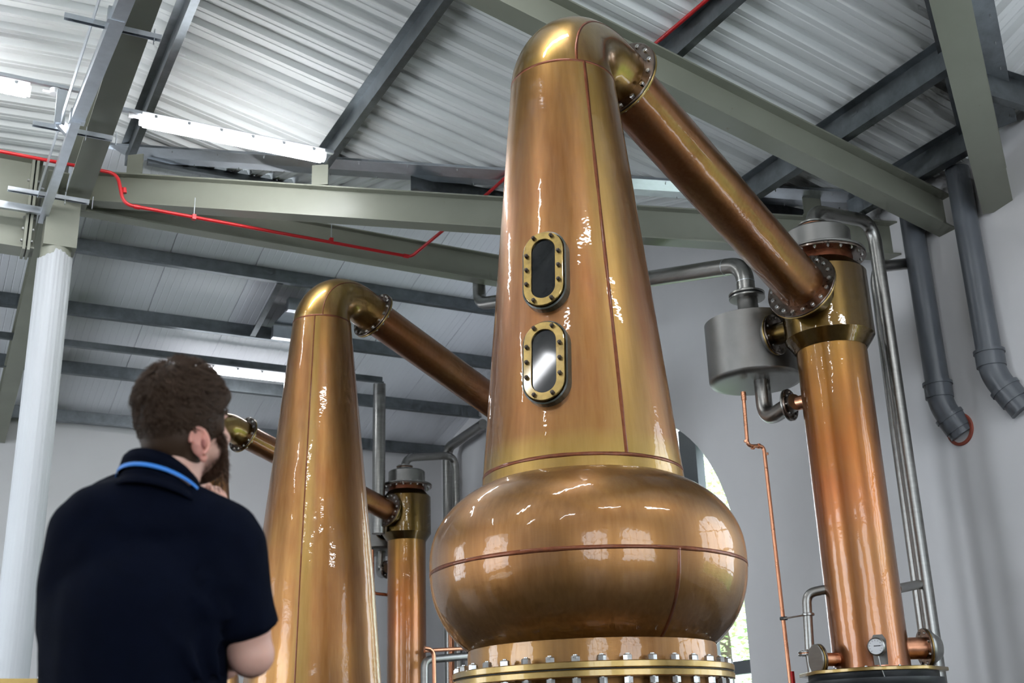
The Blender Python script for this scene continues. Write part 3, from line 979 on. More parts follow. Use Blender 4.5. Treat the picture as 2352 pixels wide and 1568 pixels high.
def still(loc, label, cone, z_seam, bulb, flange, Rb, r1, bend, straight, target, r_arm, glasses, vseam_az, arm_flange_off, nb_big=36, nbf=16, body=True):
    S = empty('pot_still', (*loc, 0))
    tag(S, label, 'still', 'copper pot stills in a row')
    az = math.atan2(target[1] - loc[1], target[0] - loc[0])
    # neck
    prof = []
    zb, zt = cone[0][1], z_seam
    for i in range(25):
        z = zb + (zt - zb) * i / 24
        prof.append((cone_r(z, cone), z))
    MB().lathe([(cone[0][0] - .0, zb - .06)] + prof, 128).build('neck', M['copper_neck' if bulb else 'copper_neck2'], S)
    # ring seam at the top
    rr = cone_r(zt, cone)
    ring = lambda r, z, n=96: [Vector((r * math.cos(2 * PI * i / n), r * math.sin(2 * PI * i / n), z)) for i in range(n + 1)]
    rn = [Vector((math.cos(2 * PI * i / 96), math.sin(2 * PI * i / 96), 0)) for i in range(97)]
    ribbon(ring(rr, zt), rn, .0095, 'weld_seam', S)
    # vertical seam of the neck
    zz = [zb + .06 + (zt - zb - .06) * i / 40 for i in range(41)]
    if bulb: zz = [max(z, 2.36) for z in zz]
    ca, sa = math.cos(vseam_az), math.sin(vseam_az)
    pts = [Vector((cone_r(z, cone) * ca, cone_r(z, cone) * sa, z)) for z in zz]
    ribbon(pts, [Vector((ca, sa, 0))] * len(pts), .0115 if bulb else .007, 'weld_seam', S)
    # elbow
    fr = elbow_frames(zt, Rb, rr, r1, bend, straight, az)
    b = MB(); vs = []; n = 96
    for c, t_, u_, s_, r_ in fr:
        for j in range(n):
            a = 2 * PI * j / n
            vs.append(c + (u_ * math.cos(a) + s_ * math.sin(a)) * r_)
    b.add(vs, [(i * n + j, i * n + (j + 1) % n, (i + 1) * n + (j + 1) % n, (i + 1) * n + j) for i in range(len(fr) - 1) for j in range(n)], True)
    b.build('top_elbow', M['copper_elbow'], S)
    aa = -PI / 2 - .64
    pts = [c + (u_ * math.cos(aa) + s_ * math.sin(aa)) * r_ for c, t_, u_, s_, r_ in fr]
    ribbon(pts, [(u_ * math.cos(aa) + s_ * math.sin(aa)) for c, t_, u_, s_, r_ in fr], .0095 if bulb else .006, 'weld_seam', S)
    # flange at the elbow mouth
    ce, te = fr[-1][0], fr[-1][1]
    flange_pair(S, ce, -te, r1 - .002, r1 + .078 * (r1 / .2), .018, nbf, BOLT_MID, a0=.2)
    # lyne arm
    tgt = Vector((target[0] - loc[0], target[1] - loc[1], target[2]))
    dr = (tgt - ce)
    end = ce + dr * (1 - arm_flange_off / dr.length)
    MB().tube([ce + dr * .002, ce + (end - ce) * .5, end], [r_arm, r_arm * .99, r_arm * .97], 72, cap=False).build('lyne_arm', M['copper_arm'], S)
    drn = dr.normalized()
    flange_pair(S, end, -drn, r_arm * .97 - .002, r_arm + .088, .018, nbf + 2, BOLT_MID, mats=('tarnish', 'brass'), a0=.1)
    # base
    if bulb:
        rmax, zc_, ht, hb, rtop, rbot = bulb
        PE = 2.3
        f = lambda z: rmax * max(0, 1 - (abs(z - zc_) / (ht if z > zc_ else hb)) ** PE) ** (1 / PE)
        zlo = zc_ - hb * (1 - (rbot / rmax) ** PE) ** (1 / PE)
        zhi = zc_ + ht * (1 - (rtop / rmax) ** PE) ** (1 / PE)
        pr = []
        for i in range(57):
            z = zc_ + (zlo - zc_) * math.sin(PI / 2 * (1 - i / 28)) if i <= 28 else zc_ + (zhi - zc_) * math.sin(PI / 2 * (i - 28) / 28)
            pr.append((f(z), z))
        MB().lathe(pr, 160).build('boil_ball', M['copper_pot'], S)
        zs = 1.862
        ribbon(ring(f(zs) , zs, 96), rn, .0115, 'weld_seam', S)
        zbs = [zs - (zs - pr[0][1]) * i / 30 for i in range(31)]
        ca, sa = math.cos(R(-89.5)), math.sin(R(-89.5))
        pts = [Vector((f(z) * ca, f(z) * sa, z)) for z in zbs]
        nr = [Vector((ca, sa, (z - zc_) * 1.6)).normalized() for z in zbs]
        ribbon(pts, nr, .0115, 'weld_seam', S)
        ribbon(ring(cone_r(2.355, cone), 2.355), rn, .0115, 'weld_seam', S)
        zbot = pr[0][1]
        fz, fr_ = flange
        MB().lathe([(rbot, fz), (rbot, zbot - .02), (rbot - .004, zbot + .01)], 128).build('collar', M['copper_pot'], S)
        f1 = MB().disc(rbot - .01, fr_, .003, .034, (0, 0, fz), n=128).build('base_flange', M['brass'], S)
        f1['label'] = 'upper brass ring of the base joint'
        MB().disc(rbot - .01, fr_, -.034, -.003, (0, 0, fz), n=128).build('base_flange', M['brass'], S)
        MB().disc(rbot - .01, fr_ - .006, -.003, .003, (0, 0, fz), n=96).build('gasket', M['gasket'], S)
        ring_bolts(f1, nb_big, (rbot + fr_) / 2 + .012, (0, 0, fz), (0, 0, 1), BOLT_BIG, .05, top=.034)
        MB().lathe([(0, .02), (1.05, .02), (1.15, .15), (1.18, .45), (1.12, .75), (.92, 1.0), (.72, 1.14), (rbot, 1.22), (rbot, fz)], 128).build('pot', M['copper_pot'], S)
    else:
        rb = cone[0][0]
        MB().lathe([(0, .02), (.85, .02), (.98, .15), (1.0, .5), (.92, .8), (rb + .12, .98), (rb, 1.08), (rb, zb)], 96).build('pot', M['copper_pot'], S)
    for zg, azg, pitch in glasses:
        rc = cone_r(zg, cone)
        ax = Vector((math.cos(azg), math.sin(azg), pitch))
        c = Vector((rc * math.cos(azg), rc * math.sin(azg), zg)) + ax.normalized() * .062
        sight_glass(S, c, ax, (0, 0, 1), .215, .425, .04, M['brass_hi'])
    return S


S1, S2, S3 = (3.07, 5.15), (3.07, 9.62), (2.97, 13.55)
C1, C2, C3 = (6.06, 6.38), (6.06, 10.7), (6.07, 14.99)
HZ = 4.125
cone1 = [(.525, 2.30), (.306, 4.68), (.3, 6)]
st1 = still(S1, 'tall copper pot still with a round boil ball and two oval sight glasses', cone1, 4.68, (.80, 1.90, .49, .578, .52, .615), (1.352, .69),
            .37, .20, 103, .15, (*C1, HZ), .188, [(3.345, R(-138.5), .10), (2.832, R(-138.5), .10)], R(-96), .40)
cone2 = [(.60, 1.08), (.488, 2.5), (.262, 4.74), (.26, 6)]
st2 = still(S2, 'straight-necked copper still in the middle, right of the man', cone2, 4.74, None, None, .33, .175, 112, .16, (*C2, HZ), .165, [], R(-122), .40, nbf=16)
cone3 = [(.56, 1.08), (.44, 2.3), (.225, 4.5), (.22, 6)]
st3 = still(S3, 'farthest copper still, its top bend showing beside the man\'s face', cone3, 4.54, None, None, .30, .165, 105, .14, (*C3, HZ), .15, [], R(-122), .40, nbf=14)

# ---------------------------------------------------------------- condensers


def condenser(loc, label, arm_from, r_arm, gauge=True):
    S = empty('condenser', (*loc, 0))
    tag(S, label, 'condenser', 'copper shell condensers by the wall')
    rs = .262
    MB().lathe([(rs, 1.49), (rs, 3.86)], 96).build('shell', M['copper_shell'], S)
    MB().lathe([(rs + .004, 3.83), (rs + .004, 3.83), (.335, 3.93), (.335, 3.93), (.335, 4.44), (.335, 4.44), (.318, 4.46), (.318, 4.46), (.262, 4.52), (.262, 4.52), (.25, 4.53)], 96).build('head', M['copper_head'], S)
    MB().lathe([(.250, 4.46), (.250, 4.60)], 72).build('head_neck', M['seam'], S)
    f = MB().disc(.24, .352, 4.58, 4.600, n=96).build('head_flange', M['tarnish'], S)
    MB().disc(.20, .352, 4.604, 4.622, n=96).build('head_flange', M['steel_dull'], S)
    ring_bolts(f, 20, .318, (0, 0, 4.622), (0, 0, 1), BOLT_HEAD, .1)
    MB().lathe([(.255, 4.62), (.255, 4.62), (.255, 4.80), (.255, 4.80), (.24, 4.815), (0, 4.84)], 96).build('head_cap', M['steel_dull'], S)
    # arm socket
    d = Vector((arm_from[0] - loc[0], arm_from[1] - loc[1], 0)).normalized()
    dv = (Vector((0, 0, HZ)) - Vector((arm_from[0] - loc[0], arm_from[1] - loc[1], arm_from[2]))).normalized()
    p_end = Vector((0, 0, HZ)) - dv * .40
    MB().tube([Vector((0, 0, HZ)) - dv * .10, p_end + dv * .02], r_arm + .012, 72, cap=False).build('arm_socket', M['copper_head'], S)
    # base plate and drum
    f = MB().disc(.25, .50, 1.462, 1.488, n=8).build('base_plate', M['brass'], S)
    ring_bolts(f, 12, .42, (0, 0, 1.488), (0, 0, 1), BOLT_SMALL, .2)
    MB().lathe([(.47, 0), (.47, 0), (.42, 0), (.42, 1.34), (.42, 1.34), (.47, 1.36), (.47, 1.42), (.47, 1.42), (.44, 1.42), (.44, 1.462)], 64).build('base_drum', M['black'], S)
    return S


cd1 = condenser(C1, 'tall copper condenser at right, joined by the tall still\'s sloping arm', (*S1, 5.06), .188)
cd2 = condenser(C2, 'copper condenser hidden behind the tall still\'s neck', (*S2, 5.06), .165)
cd3 = condenser(C3, 'copper condenser seen between the two nearer stills', (*S3, 4.65), .15)
# low side nozzles and gauge on the right condenser
for side, ang, rr, zz_ in (('right', R(-22), .075, 1.63), ('left', R(168), .045, 1.565)):
    d = Vector((math.cos(ang), math.sin(ang), 0))
    nz = MB().tube([d * .24 + Vector((0, 0, zz_)), d * .42 + Vector((0, 0, zz_))], rr, 32, cap=False).build('side_nozzle', M['small_copper'], cd1)
    c = d * .40 + Vector((0, 0, zz_))
    MB().disc(rr, rr + .06, -.012, .0, c, d, n=48).build('nozzle_flange', M['tarnish'], nz)
    MB().disc(rr, rr + .06, .002, .014, c, d, n=48).build('nozzle_flange', M['brass'], nz)
    if side == 'left':
        MB().disc(0, rr + .058, .016, .03, c, d, n=48).build('blank_plate', M['steel'], nz)
    if side == 'right':
        MB().lathe([(rr + .055, 0), (rr + .055, .02), (rr + .04, .03), (rr, .09), (rr, .09), (0, .09)], 48, c + d * .014, d).build('reducer', M['steel'], nz)
    ring_bolts(nz, 8 if side == 'right' else 6, rr + .034, c, -d, BOLT_SMALL if side == 'right' else BOLT_SMALL, .3, top=.012)
# temperature gauge
vg = atY(2020, 1487, 6.05) - Vector((*C1, 0))
tg = MB().lathe([(0, 0), (.045, 0), (.045, 0), (.045, .028), (.045, .028), (.040, .034), (.040, .034), (0, .030)], 40, (0, 0, 0), (0, 0, 1)).build('temperature_gauge', M['steel'], cd1)
vdir = (CAM - (vg + Vector((*C1, 0)))).normalized()
vdir = (vdir + Vector((-.45, 0, .1))).normalized()
x_ = Vector((0, 0, 1)).cross(vdir).normalized(); y_ = vdir.cross(x_)
mm = Matrix((x_, y_, vdir)).transposed().to_4x4(); mm = mm @ Matrix.Scale(1.3, 4); mm.translation = vg + vdir * .05
tg.matrix_local = mm
MB().disc(0, .038, .031, .035, n=40, bev=.0005).build('dial', M['whitepl'], tg)
MB().box((.008, .003, .0365), (.034, .004, .001)).build('needle', M['black'], tg)
tk_ = MB()
for i in range(11):
    a = R(225 - i * 27)
    tk_.box((.031 * math.cos(a), .031 * math.sin(a), .0365), (.006, .0015, .001), Matrix.Rotation(a, 3, 'Z'))
tk_.build('dial_markings', M['black'], tg)
gp = vg + Vector((*C1, 0))
MB().prism([(-.045, -.11), (.045, -.11), (.05, .05), (.03, .085), (-.03, .085), (-.05, .05)], vg + vdir * .0, vg + vdir * .006, up=(0, 0, 1)).build('gauge_bracket', M['steel_dull'], cd1)
MB().tube([vg + vdir * .06 + Vector((0, 0, -.05)), vg + vdir * .07 + Vector((.01, 0, -.12)), vg + vdir * .06 + Vector((.05, 0, -.25))], .005, 8).build('gauge_lead', M['steel'], cd1)


# vent bend on the condenser caps
def cap_vent(C, label, wall_x=6.92, dy=.23, grp='stainless vent bends on the condenser caps'):
    o_ = Vector((*C, 0))
    v = empty('vent_pipe', o_)
    tag(v, label, 'pipe', grp)
    path = [(-.02, 0, 4.86), (-.02, 0, 5.10), (.42 + .0, .10, 5.12), (.86, dy, 5.12), (.86, dy, 0.02)]
    path = [(-.03, 0, 4.84), (-.03, 0, 5.01), (.86, dy, 5.18), (.86, dy, .02)]
    MB().tube(rounded(path, [.17, .22], 12), .056, 28).build('tube', M['steel'], v)
    f = MB().disc(.04, .115, 4.845, 4.862, (-.03, 0, 0), n=40).build('small_flange', M['steel'], v)
    MB().disc(.04, .108, 4.866, 4.872, (-.03, 0, 0), n=40).build('gasket', M['small_copper'], v)
    MB().disc(.04, .115, 4.875, 4.892, (-.03, 0, 0), n=40).build('small_flange', M['steel'], v)
    ring_bolts(f, 8, .09, (-.03, 0, 4.892), (0, 0, 1), BOLT_SMALL, .2)
    return v


cap_vent(C1, 'stainless bend looping over the right condenser down to the floor')
cap_vent(C3, 'stainless bend looping over the condenser between the two nearer stills')


# stainless vapour pots
def vapour_pot(C, label, far):
    P = Vector((5.98 + (C[0] - C1[0]), 7.2 + (C[1] - C1[1]), 0))
    v = empty('vapour_pot', P)
    tag(v, label, 'vessel', 'stainless vapour pots beside the condensers')
    r = .375
    MB().lathe([(0, 3.80), (r - .07, 3.80), (r - .01, 3.815), (r, 3.84), (r, 3.84), (r, 4.33), (r, 4.33), (r - .01, 4.335), (.10, 4.42), (.085, 4.44), (.085, 4.56)], 96).build('body', M['steel_dull'], v)
    f = MB().disc(.07, .15, 4.545, 4.565, n=48).build('top_flange', M['steel'], v)
    MB().disc(.07, .143, 4.567, 4.575, n=48).build('gasket', M['black'], v)
    MB().disc(.07, .15, 4.577, 4.597, n=48).build('top_flange', M['steel'], v)
    ring_bolts(f, 8, .125, (0, 0, 4.597), (0, 0, 1), BOLT_SMALL, .2)
    # outlet bend to the condenser
    e = Vector((C[0], C[1], 0)) - P
    e2 = Vector((e.x, e.y, 0))
    d = e2.normalized()
    side = Vector((-.25, .0, 0))
    p0 = Vector((-.02, -.10, 3.80))
    ztap = 3.50
    tp = e + Vector((-.10, .24, 0)); tp.z = ztap
    path = [p0, (p0.x, p0.y, ztap - .02), (tp.x, tp.y, ztap)]
    MB().tube(rounded([p0, (-.04, -.12, ztap - .04), tp - Vector((0, .10, 0)) + Vector((-.05, .16, 0))], [.16], 10), .066, 32).build('outlet_bend', M['steel'], v)
    # flanged stub on the condenser side
    q0 = e + Vector((-.06, .22, ztap)); q1 = e + Vector((-.14, .40, ztap))
    dd = (q1 - q0).normalized()
    MB().tube([q0 - dd * .03, q1], .055, 28).build('stub', M['small_copper'], v)
    f = MB().disc(.05, .125, 0, .016, q1 - dd * .03, dd, n=40).build('stub_flange', M['tarnish'], v)
    MB().disc(.05, .125, .02, .034, q1 - dd * .03, dd, n=40).build('stub_flange', M['steel'], v)
    ring_bolts(f, 8, .095, q1 - dd * .03, -dd, BOLT_SMALL, .2)
    # upper stub
    q0 = e + Vector((-.12, .24, 4.08)); q1 = e + Vector((-.20, .47, 4.08))
    dd = (q1 - q0).normalized()
    MB().tube([q0 - dd * .03, q1], .085, 28).build('stub', M['copper_head'], v)
    f = MB().disc(.08, .165, 0, .016, q1 - dd * .08, dd, n=40).build('stub_flange', M['tarnish'], v)
    MB().disc(.08, .165, .02, .034, q1 - dd * .08, dd, n=40).build('stub_flange', M['brass'], v)
    MB().lathe([(.15, 0), (.15, .02), (.11, .05), (.06, .07), (0, .075)], 40, q1 - dd * .046, dd).build('blank_cap', M['steel_dull'], v)
    ring_bolts(f, 10, .135, q1 - dd * .08, -dd, BOLT_SMALL, .2)
    return v


vapour_pot(C1, 'large round stainless pot under the sloping arm, left of the right condenser', False)
vapour_pot(C3, 'small-looking far stainless pot half hidden behind the shorter still', True)
vp = empty('vapour_pipe', (5.98, 7.2, 4.6))
tag(vp, 'thick stainless pipe rising from the near pot and passing behind the tall still', 'pipe')
oo = Vector((5.98, 7.2, 4.6))
MB().tube([p - oo for p in rounded([(5.98, 7.2, 4.60), (5.98, 7.2, 4.86), (5.55, 11.45, 5.98), (5.55, 11.45, 6.34)], [.16, .16], 10)], .076, 32).build('tube', M['steel'], vp)
for a, c in (((5.98, 7.2, 4.70), (5.98, 7.2, 4.706)), ((5.96, 7.40, 4.913), (5.9595, 7.405, 4.914))):
    MB().tube([Vector(a) - oo, Vector(c) - oo], .0785, 32).build('weld_bead', M['galv'], vp)
# far stack and wall pipes
vs_ = empty('vapour_pipe', (5.62, 14.9, 4.5))
tag(vs_, 'upright stainless stack meeting the white ceiling between the two nearer stills', 'pipe')
MB().tube([(0, 0, -.6), (0, 0, 1.52)], .088, 32).build('tube', M['steel'], vs_)
solo(MB().tube(rounded([(7.24, 16.2, 2.0), (7.24, 16.2, 5.55), (7.24, 14.9, 5.60)], [.18], 10), .075, 28), 'wall_pipe', M['steel'], 'upright stainless pipe with a bend in the far right corner, left of the tall still', 'pipe')
solo(MB().tube(rounded([atX(2088, 605, 7.40), atX(2020, 612, 7.0), atX(2012, 640, 7.0), atX(2060, 1000, 7.0), atX(2140, 1568, 7.02)], [.1, .1, .1], 8), .050, 20), 'wall_pipe', M['steel'],
     'thin stainless pipe running just behind the thick one at the right condenser', 'pipe')
# pipe stubs left and right at the foot of the right condenser
b = MB().tube(rounded([Vector((5.88, 6.50, atY(1900, 1357, 6.62).z)), atY(1852, 1362, 6.62), atY(1860, 1500, 6.62), atY(1868, 1550, 6.62)], [.07, .02], 8), .034, 20)
lp = b.build('drain_pipe', M['steel']); tag(lp, 'short stainless elbow pipe at the left foot of the right condenser', 'pipe')
c = atY(1861, 1499, 6.62)
f = MB().disc(.03, .085, 0, .012, c, (0, 0, 1), n=32).build('small_flange', M['steel'], lp)
MB().disc(.03, .085, -.018, -.006, c, (0, 0, 1), n=32).build('small_flange', M['steel'], lp)
MB().disc(.03, .08, -.006, 0, c, (0, 0, 1), n=32).build('gasket', M['small_copper'], lp)
ring_bolts(f, 4, .062, c, (0, 0, 1), BOLT_SMALL, .5, top=.012)
MB().tube([atY(1866, 1524, 6.62), atY(1893, 1522, 6.62)], .028, 16).build('branch', M['steel'], lp)
MB().disc(.03, .045, -.01, .01, atY(1856, 1411, 6.62), (0, 0, 1), n=24).build('pipe_clip', M['steel'], lp)
MB().tube([atY(1856, 1411, 6.62), atY(1800, 1420, 6.62)], .006, 8).build('clip_arm', M['steel'], lp)
solo(MB().tube([atX(2060, 1352, 6.30), atX(2110, 1342, 6.86)], .034, 20), 'drain_pipe', M['steel'], 'short stainless link between the right condenser and the thick pipe', 'pipe')
# slim copper pipe from the near pot
Pt = Vector((5.98, 7.2, 0))
sp = [atY(1707, 900, 7.2), atY(1717, 1024, 7.2), atY(1754, 1024, 7.2), atY(1816, 1572, 7.0)]
cp = MB().tube(rounded(sp, [.05, .05], 8), .0155, 16).build('copper_pipe', M['small_copper'])
tag(cp, 'slim bare copper pipe with a jog, hanging from the near stainless pot', 'pipe')
for p, q in ((sp[0], sp[0] + Vector((0, 0, -.07))), (atY(1714, 1010, 7.2), atY(1715, 1015, 7.2)), (atY(1727, 1026, 7.2), atY(1731, 1026, 7.2)), (atY(1741, 1024, 7.2), atY(1745, 1024, 7.2)), (atY(1759, 1040, 7.2), atY(1760, 1045, 7.2))):
    MB().tube([p, q], .021, 16).build('coupling', M['small_copper'], cp)
MB().disc(.01, .03, -.012, .012, atY(1800, 1420, 7.05), (0, 0, 1), n=16).build('pipe_clip', M['black'], cp)
MB().box(atY(1821, 1556, 6.98), (.02, .02, .09)).build('red_lever', M['red'], cp)
# small pipework in the gap between shorter still and boil ball
for pts, r_, mt, lab in (
        ([atY(975, 1600, 14.2), atY(975, 1515, 14.2), atY(1080, 1506, 14.2)], .05, 'steel', 'low stainless elbow pipe in the gap left of the boil ball'),
        ([atY(998, 1600, 14.0), atY(996, 1490, 14.0), atY(975, 1488, 14.0)], .026, 'small_copper', 'low upright copper pipe in the gap left of the boil ball'),
        ([atY(975, 1494, 14.6), atY(1080, 1488, 14.6)], .026, 'small_copper', 'low horizontal copper pipe in the gap left of the boil ball'),
        ([atY(1038, 1600, 15.4), atY(1036, 1390, 15.4)], .045, 'small_copper', 'short upright copper pipe in the gap left of the boil ball')):
    solo(MB().tube(rounded(pts, [.1] * max(1, len(pts) - 2), 8) if len(pts) > 2 else pts, r_, 16), 'copper_pipe' if mt != 'steel' else 'steel_pipe', M[mt], lab, 'pipe')
solo(MB().tube(rounded([atY(855, 1262, 15.3), atY(857, 1362, 15.3), atY(892, 1366, 15.3)], [.06], 8), .022, 14), 'copper_pipe', M['small_copper'],
     'slim copper pipe below the far stainless pot', 'pipe')


# grey drain pipes on the right wall
def drain(x1, y1, xe, ye, xw, yw, label, ring=None, ztop=6.0):
    a = atX(x1, y1, 7.375)
    e = atX(xe, ye, 7.375)
    e = Vector((7.375, a.y, e.z))
    w = atX(xw, yw, 7.47)
    top_ = Vector((7.375, a.y, ztop))
    g = empty('drain_pipe', (7.375, a.y, e.z))
    tag(g, label, 'pipe', 'grey plastic drain pipes on the right wall')
    o_ = Vector((7.375, a.y, e.z))
    MB().tube([top_ - o_, Vector((0, 0, 0))], .097, 40).build('pipe', M['pvc'], g)
    MB().tube([Vector((0, 0, .03)), Vector((0, 0, -.09))], .112, 40).tube([Vector((0, 0, .045)), Vector((0, 0, .02))], .120, 40).build('socket', M['pvc'], g)
    wv = w - o_
    d3 = (wv - Vector((0, 0, -.15))).normalized()
    pts = rounded([Vector((0, 0, -.02)), Vector((0, 0, -.15)), wv + d3 * .03], [.11], 10)
    MB().tube(pts, .102, 40).build('elbow', M['pvc'], g)
    q = Vector((0, 0, -.15)).lerp(wv, .42)
    MB().tube([q, q + d3 * .13], .112, 40).tube([q - d3 * .01, q + d3 * .022], .120, 40).build('socket', M['pvc'], g)
    if ring:
        MB().disc(.11, .135, 0, .03, w - o_ - d3 * .02, Vector((1, 0, 0)), n=40).build('wall_ring', M['redoxide'], g)
    return g


drain(2100, 545, 2147, 893, 2206, 990, 'left grey plastic drain pipe elbowing into the wall at a red ring', True, 5.52)
drain(2200, 400, 2272, 818, 2345, 935, 'right grey plastic drain pipe elbowing into the bare wall', False, 5.50)

# brass cabinet corner at the lower left
sf = empty('spirit_safe', (.36, 4.6, 0))
tag(sf, 'brass cabinet corner just showing at the lower left beside the man', 'cabinet')
zt_ = atY(40, 1549, 4.6).z
MB().box((-.35, .35, zt_ / 2 - .02), (.92, .85, zt_ - .06)).build('cabinet_body', M['brass'], sf)
MB().box((-.35, .35, zt_ - .035), (.98, .91, .03)).build('rim', M['brass'], sf)
for i in range(5):
    o = bpy.data.objects.new('bolt', BOLT_SMALL); COL.objects.link(o); o.parent = sf
    o.location = (.10 - i * .16, -.06, zt_ - .018)

# ---------------------------------------------------------------- outside: ground and trees
tag(MB().box((30, 8, -.1), (40, 80, .1)).build('ground', M['grass']), kind='structure')


def tree(x, y, h, rad, n, label, seed):
    rnd = random.Random(seed)
    g = empty('garden_tree', (x, y, 0))
    tag(g, label, 'tree', 'trees outside the arched window')
    MB().tube([(0, 0, 0), (.1, 0, h * .4), (0, .1, h * .75)], [.18, .13, .05], 12).build('trunk', M['bark'], g)
    b = MB()
    for i in range(n):
        while True:
            p = Vector((rnd.uniform(-1, 1), rnd.uniform(-1, 1), rnd.uniform(-1, 1)))
            if .25 < p.length < 1: break
        if mnoise.noise(p * 2.5 + Vector((seed, 0, 0))) < -.12: continue
        p = Vector((p.x * rad, p.y * rad, h * .62 + p.z * h * .42))
        s_ = rnd.uniform(.05, .10)
        q = Matrix.Rotation(rnd.uniform(0, 6.3), 3, 'Z') @ Matrix.Rotation(rnd.uniform(0, 6.3), 3, 'X')
        b.add([p + q @ Vector(v) * s_ for v in ((-1, 0, 0), (0, -.5, .1), (1, 0, 0), (0, .5, .1))], [(0, 1, 2, 3)])
    b.build('leaves', M['leaf'], g, fix=False)


tree(15.0, 20.0, 7.5, 2.9, 9000, 'leafy pale green tree outside the arched window, nearer the wall', 3)
tree(16.5, 14.5, 7.0, 2.9, 9000, 'leafy yellow-green tree outside the arched window, further right', 9)
tree(20.5, 26.0, 9.0, 3.6, 9000, 'taller tree farther out beyond the arched window', 14)

# ---------------------------------------------------------------- the man
M['skin'] = paint('skin', (.62, .36, .28), .5, .06, 9, spec=.35)
M['skin'].node_tree.nodes['Principled BSDF'].inputs['Subsurface Weight'].default_value = .08
M['navy'] = paint('navy_cotton', (.0022, .0036, .0095), .9, .12, 30, bump=.3, spec=.06)
M['navy_dark'] = paint('dark_trousers', (.012, .012, .016), .8, .1, 20, spec=.2)
M['lanyard'] = paint('blue_lanyard', (.03, .20, .62), .5, .05, 10)
M['hair'] = NT('hair').set(Base_Color=(.042, .023, .013), Roughness=.6, Specular_IOR_Level=.18).m
M['beard'] = NT('beard').set(Base_Color=(.07, .036, .022), Roughness=.6, Specular_IOR_Level=.18).m
M['eye'] = paint('eye_white', (.8, .78, .76), .2, .02, 9)
M['lip'] = paint('lip', (.5, .2, .17), .4, .05, 9)
MD = 2.40
VH = Vector((ray(360, 1300).x, ray(360, 1300).y, 0)).normalized()      # from camera to the man, level
SH = Vector((VH.y, -VH.x, 0))                                          # his right as seen here


def PM(x, y, dy=0.0):
    """point on the man seen at (x, y), dy metres farther away"""
    v = ray(x, y)
    k = (MD + dy) / (v.x * VH.x + v.y * VH.y)
    return CAM + v * k


def organic(name, mb, voxel, mat, parent, smooth=6, fac=.6):
    o = mb.build(name, mat)
    md = o.modifiers.new('r', 'REMESH'); md.mode = 'VOXEL'; md.voxel_size = voxel; md.use_smooth_shade = True
    sm = o.modifiers.new('s', 'SMOOTH'); sm.factor = fac; sm.iterations = smooth
    dg = bpy.context.evaluated_depsgraph_get()
    me = bpy.data.meshes.new_from_object(o.evaluated_get(dg))
    bpy.data.objects.remove(o)
    me.materials.clear(); me.materials.append(mat)
    for p in me.polygons: p.use_smooth = True
    n = bpy.data.objects.new(name, me)
    COL.objects.link(n)
    n.parent = parent
    if parent is not None: n.matrix_parent_inverse = parent.matrix_world.inverted()
    return n


def local(px):   # columns: right, away, up
    return Matrix((SH, VH, Vector((0, 0, 1)))).transposed()


LB_ = local(0)
foot = PM(330, 1568, .12); foot.z = 0
man = empty('person', foot)
tag(man, 'bearded man in a navy polo shirt seen from behind, hand at his chin', 'person')
bpy.context.view_layer.update()

# head frame: face looks away and to the right, tilted up
HC = PM(430, 973, .06)
fdir = (VH * math.cos(R(36)) + SH * math.sin(R(36)) + Vector((0, 0, .16))).normalized()
hside = fdir.cross(Vector((0, 0, 1))).normalized()      # toward his right ear (our side)
hup = hside.cross(fdir)
HM = Matrix((hside, fdir, hup)).transposed()
H = lambda a, b, c: HC + hside * a + fdir * b + hup * c

sk = MB()
sk.ell(H(0, -.012, .015), (.076, .096, .100), HM)            # cranium
sk.ell(H(0, .035, -.035), (.062, .062, .085), HM)            # face
sk.ell(H(0, .058, -.085), (.040, .036, .034), HM)            # chin
sk.capsule(H(-.04, .015, -.06), H(-.018, .068, -.095), .028, .022)
sk.capsule(H(.04, .015, -.06), H(.018, .068, -.095), .028, .022)
sk.ell(H(0, .094, -.030), (.013, .018, .026), HM)            # nose
sk.ell(H(0, .104, -.040), (.015, .012, .010), HM)
sk.ell(H(0, .078, .020), (.052, .020, .014), HM)             # brow
sk.ell(H(.040, .060, -.030), (.022, .025, .02), HM)          # cheek bones
sk.ell(H(-.040, .060, -.030), (.022, .025, .02), HM)
NB = PM(375, 1130, .045)
sk.capsule(H(0, -.035, -.055), NB + Vector((0, 0, -.02)), .058, .064)     # neck
sk.capsule(NB + Vector((0, 0, -.05)), NB + SH * .12 + Vector((0, .0, -.125)), .050, .045)
sk.capsule(NB + Vector((0, 0, -.05)), NB - SH * .12 + Vector((0, 0, -.125)), .050, .045)
sk.ell(PM(335, 1370, .12), (.14, .08, .20), LB_)
# right arm
SHR, ELB, WR = PM(540, 1255, .04), PM(572, 1492, .10), PM(500, 1190, .36)
sk.capsule(SHR, PM(560, 1400, .06), .056, .052)
sk.capsule(PM(560, 1400, .06), ELB, .052, .047)
sk.ell(PM(578, 1503, .09), (.047, .045, .047), LB_)
sk.capsule(ELB, PM(530, 1490, .20), .045, .046)
sk.capsule(PM(530, 1490, .20), PM(500, 1330, .32), .045, .038)
sk.capsule(PM(500, 1330, .32), WR, .036, .028)
# left arm folded across the front, hand under the right elbow
sk.capsule(PM(185, 1260, .08), PM(160, 1480, .16), .055, .046)
sk.capsule(PM(160, 1480, .16), PM(330, 1560, .34), .044, .036)
sk.capsule(PM(330, 1560, .34), PM(520, 1530, .32), .034, .030)
# palm
PA = PM(482, 1150, .345)
sk.capsule(WR, PA, .027, .030)
sk.ell(PM(488, 1150, .34), (.036, .022, .038), LB_)
# legs and hips
sk.ell(PM(300, 1568, .14) + Vector((0, 0, -.17)), (.17, .12, .14), LB_)
body = organic('body', sk, .0065, M['skin'], man, 7)

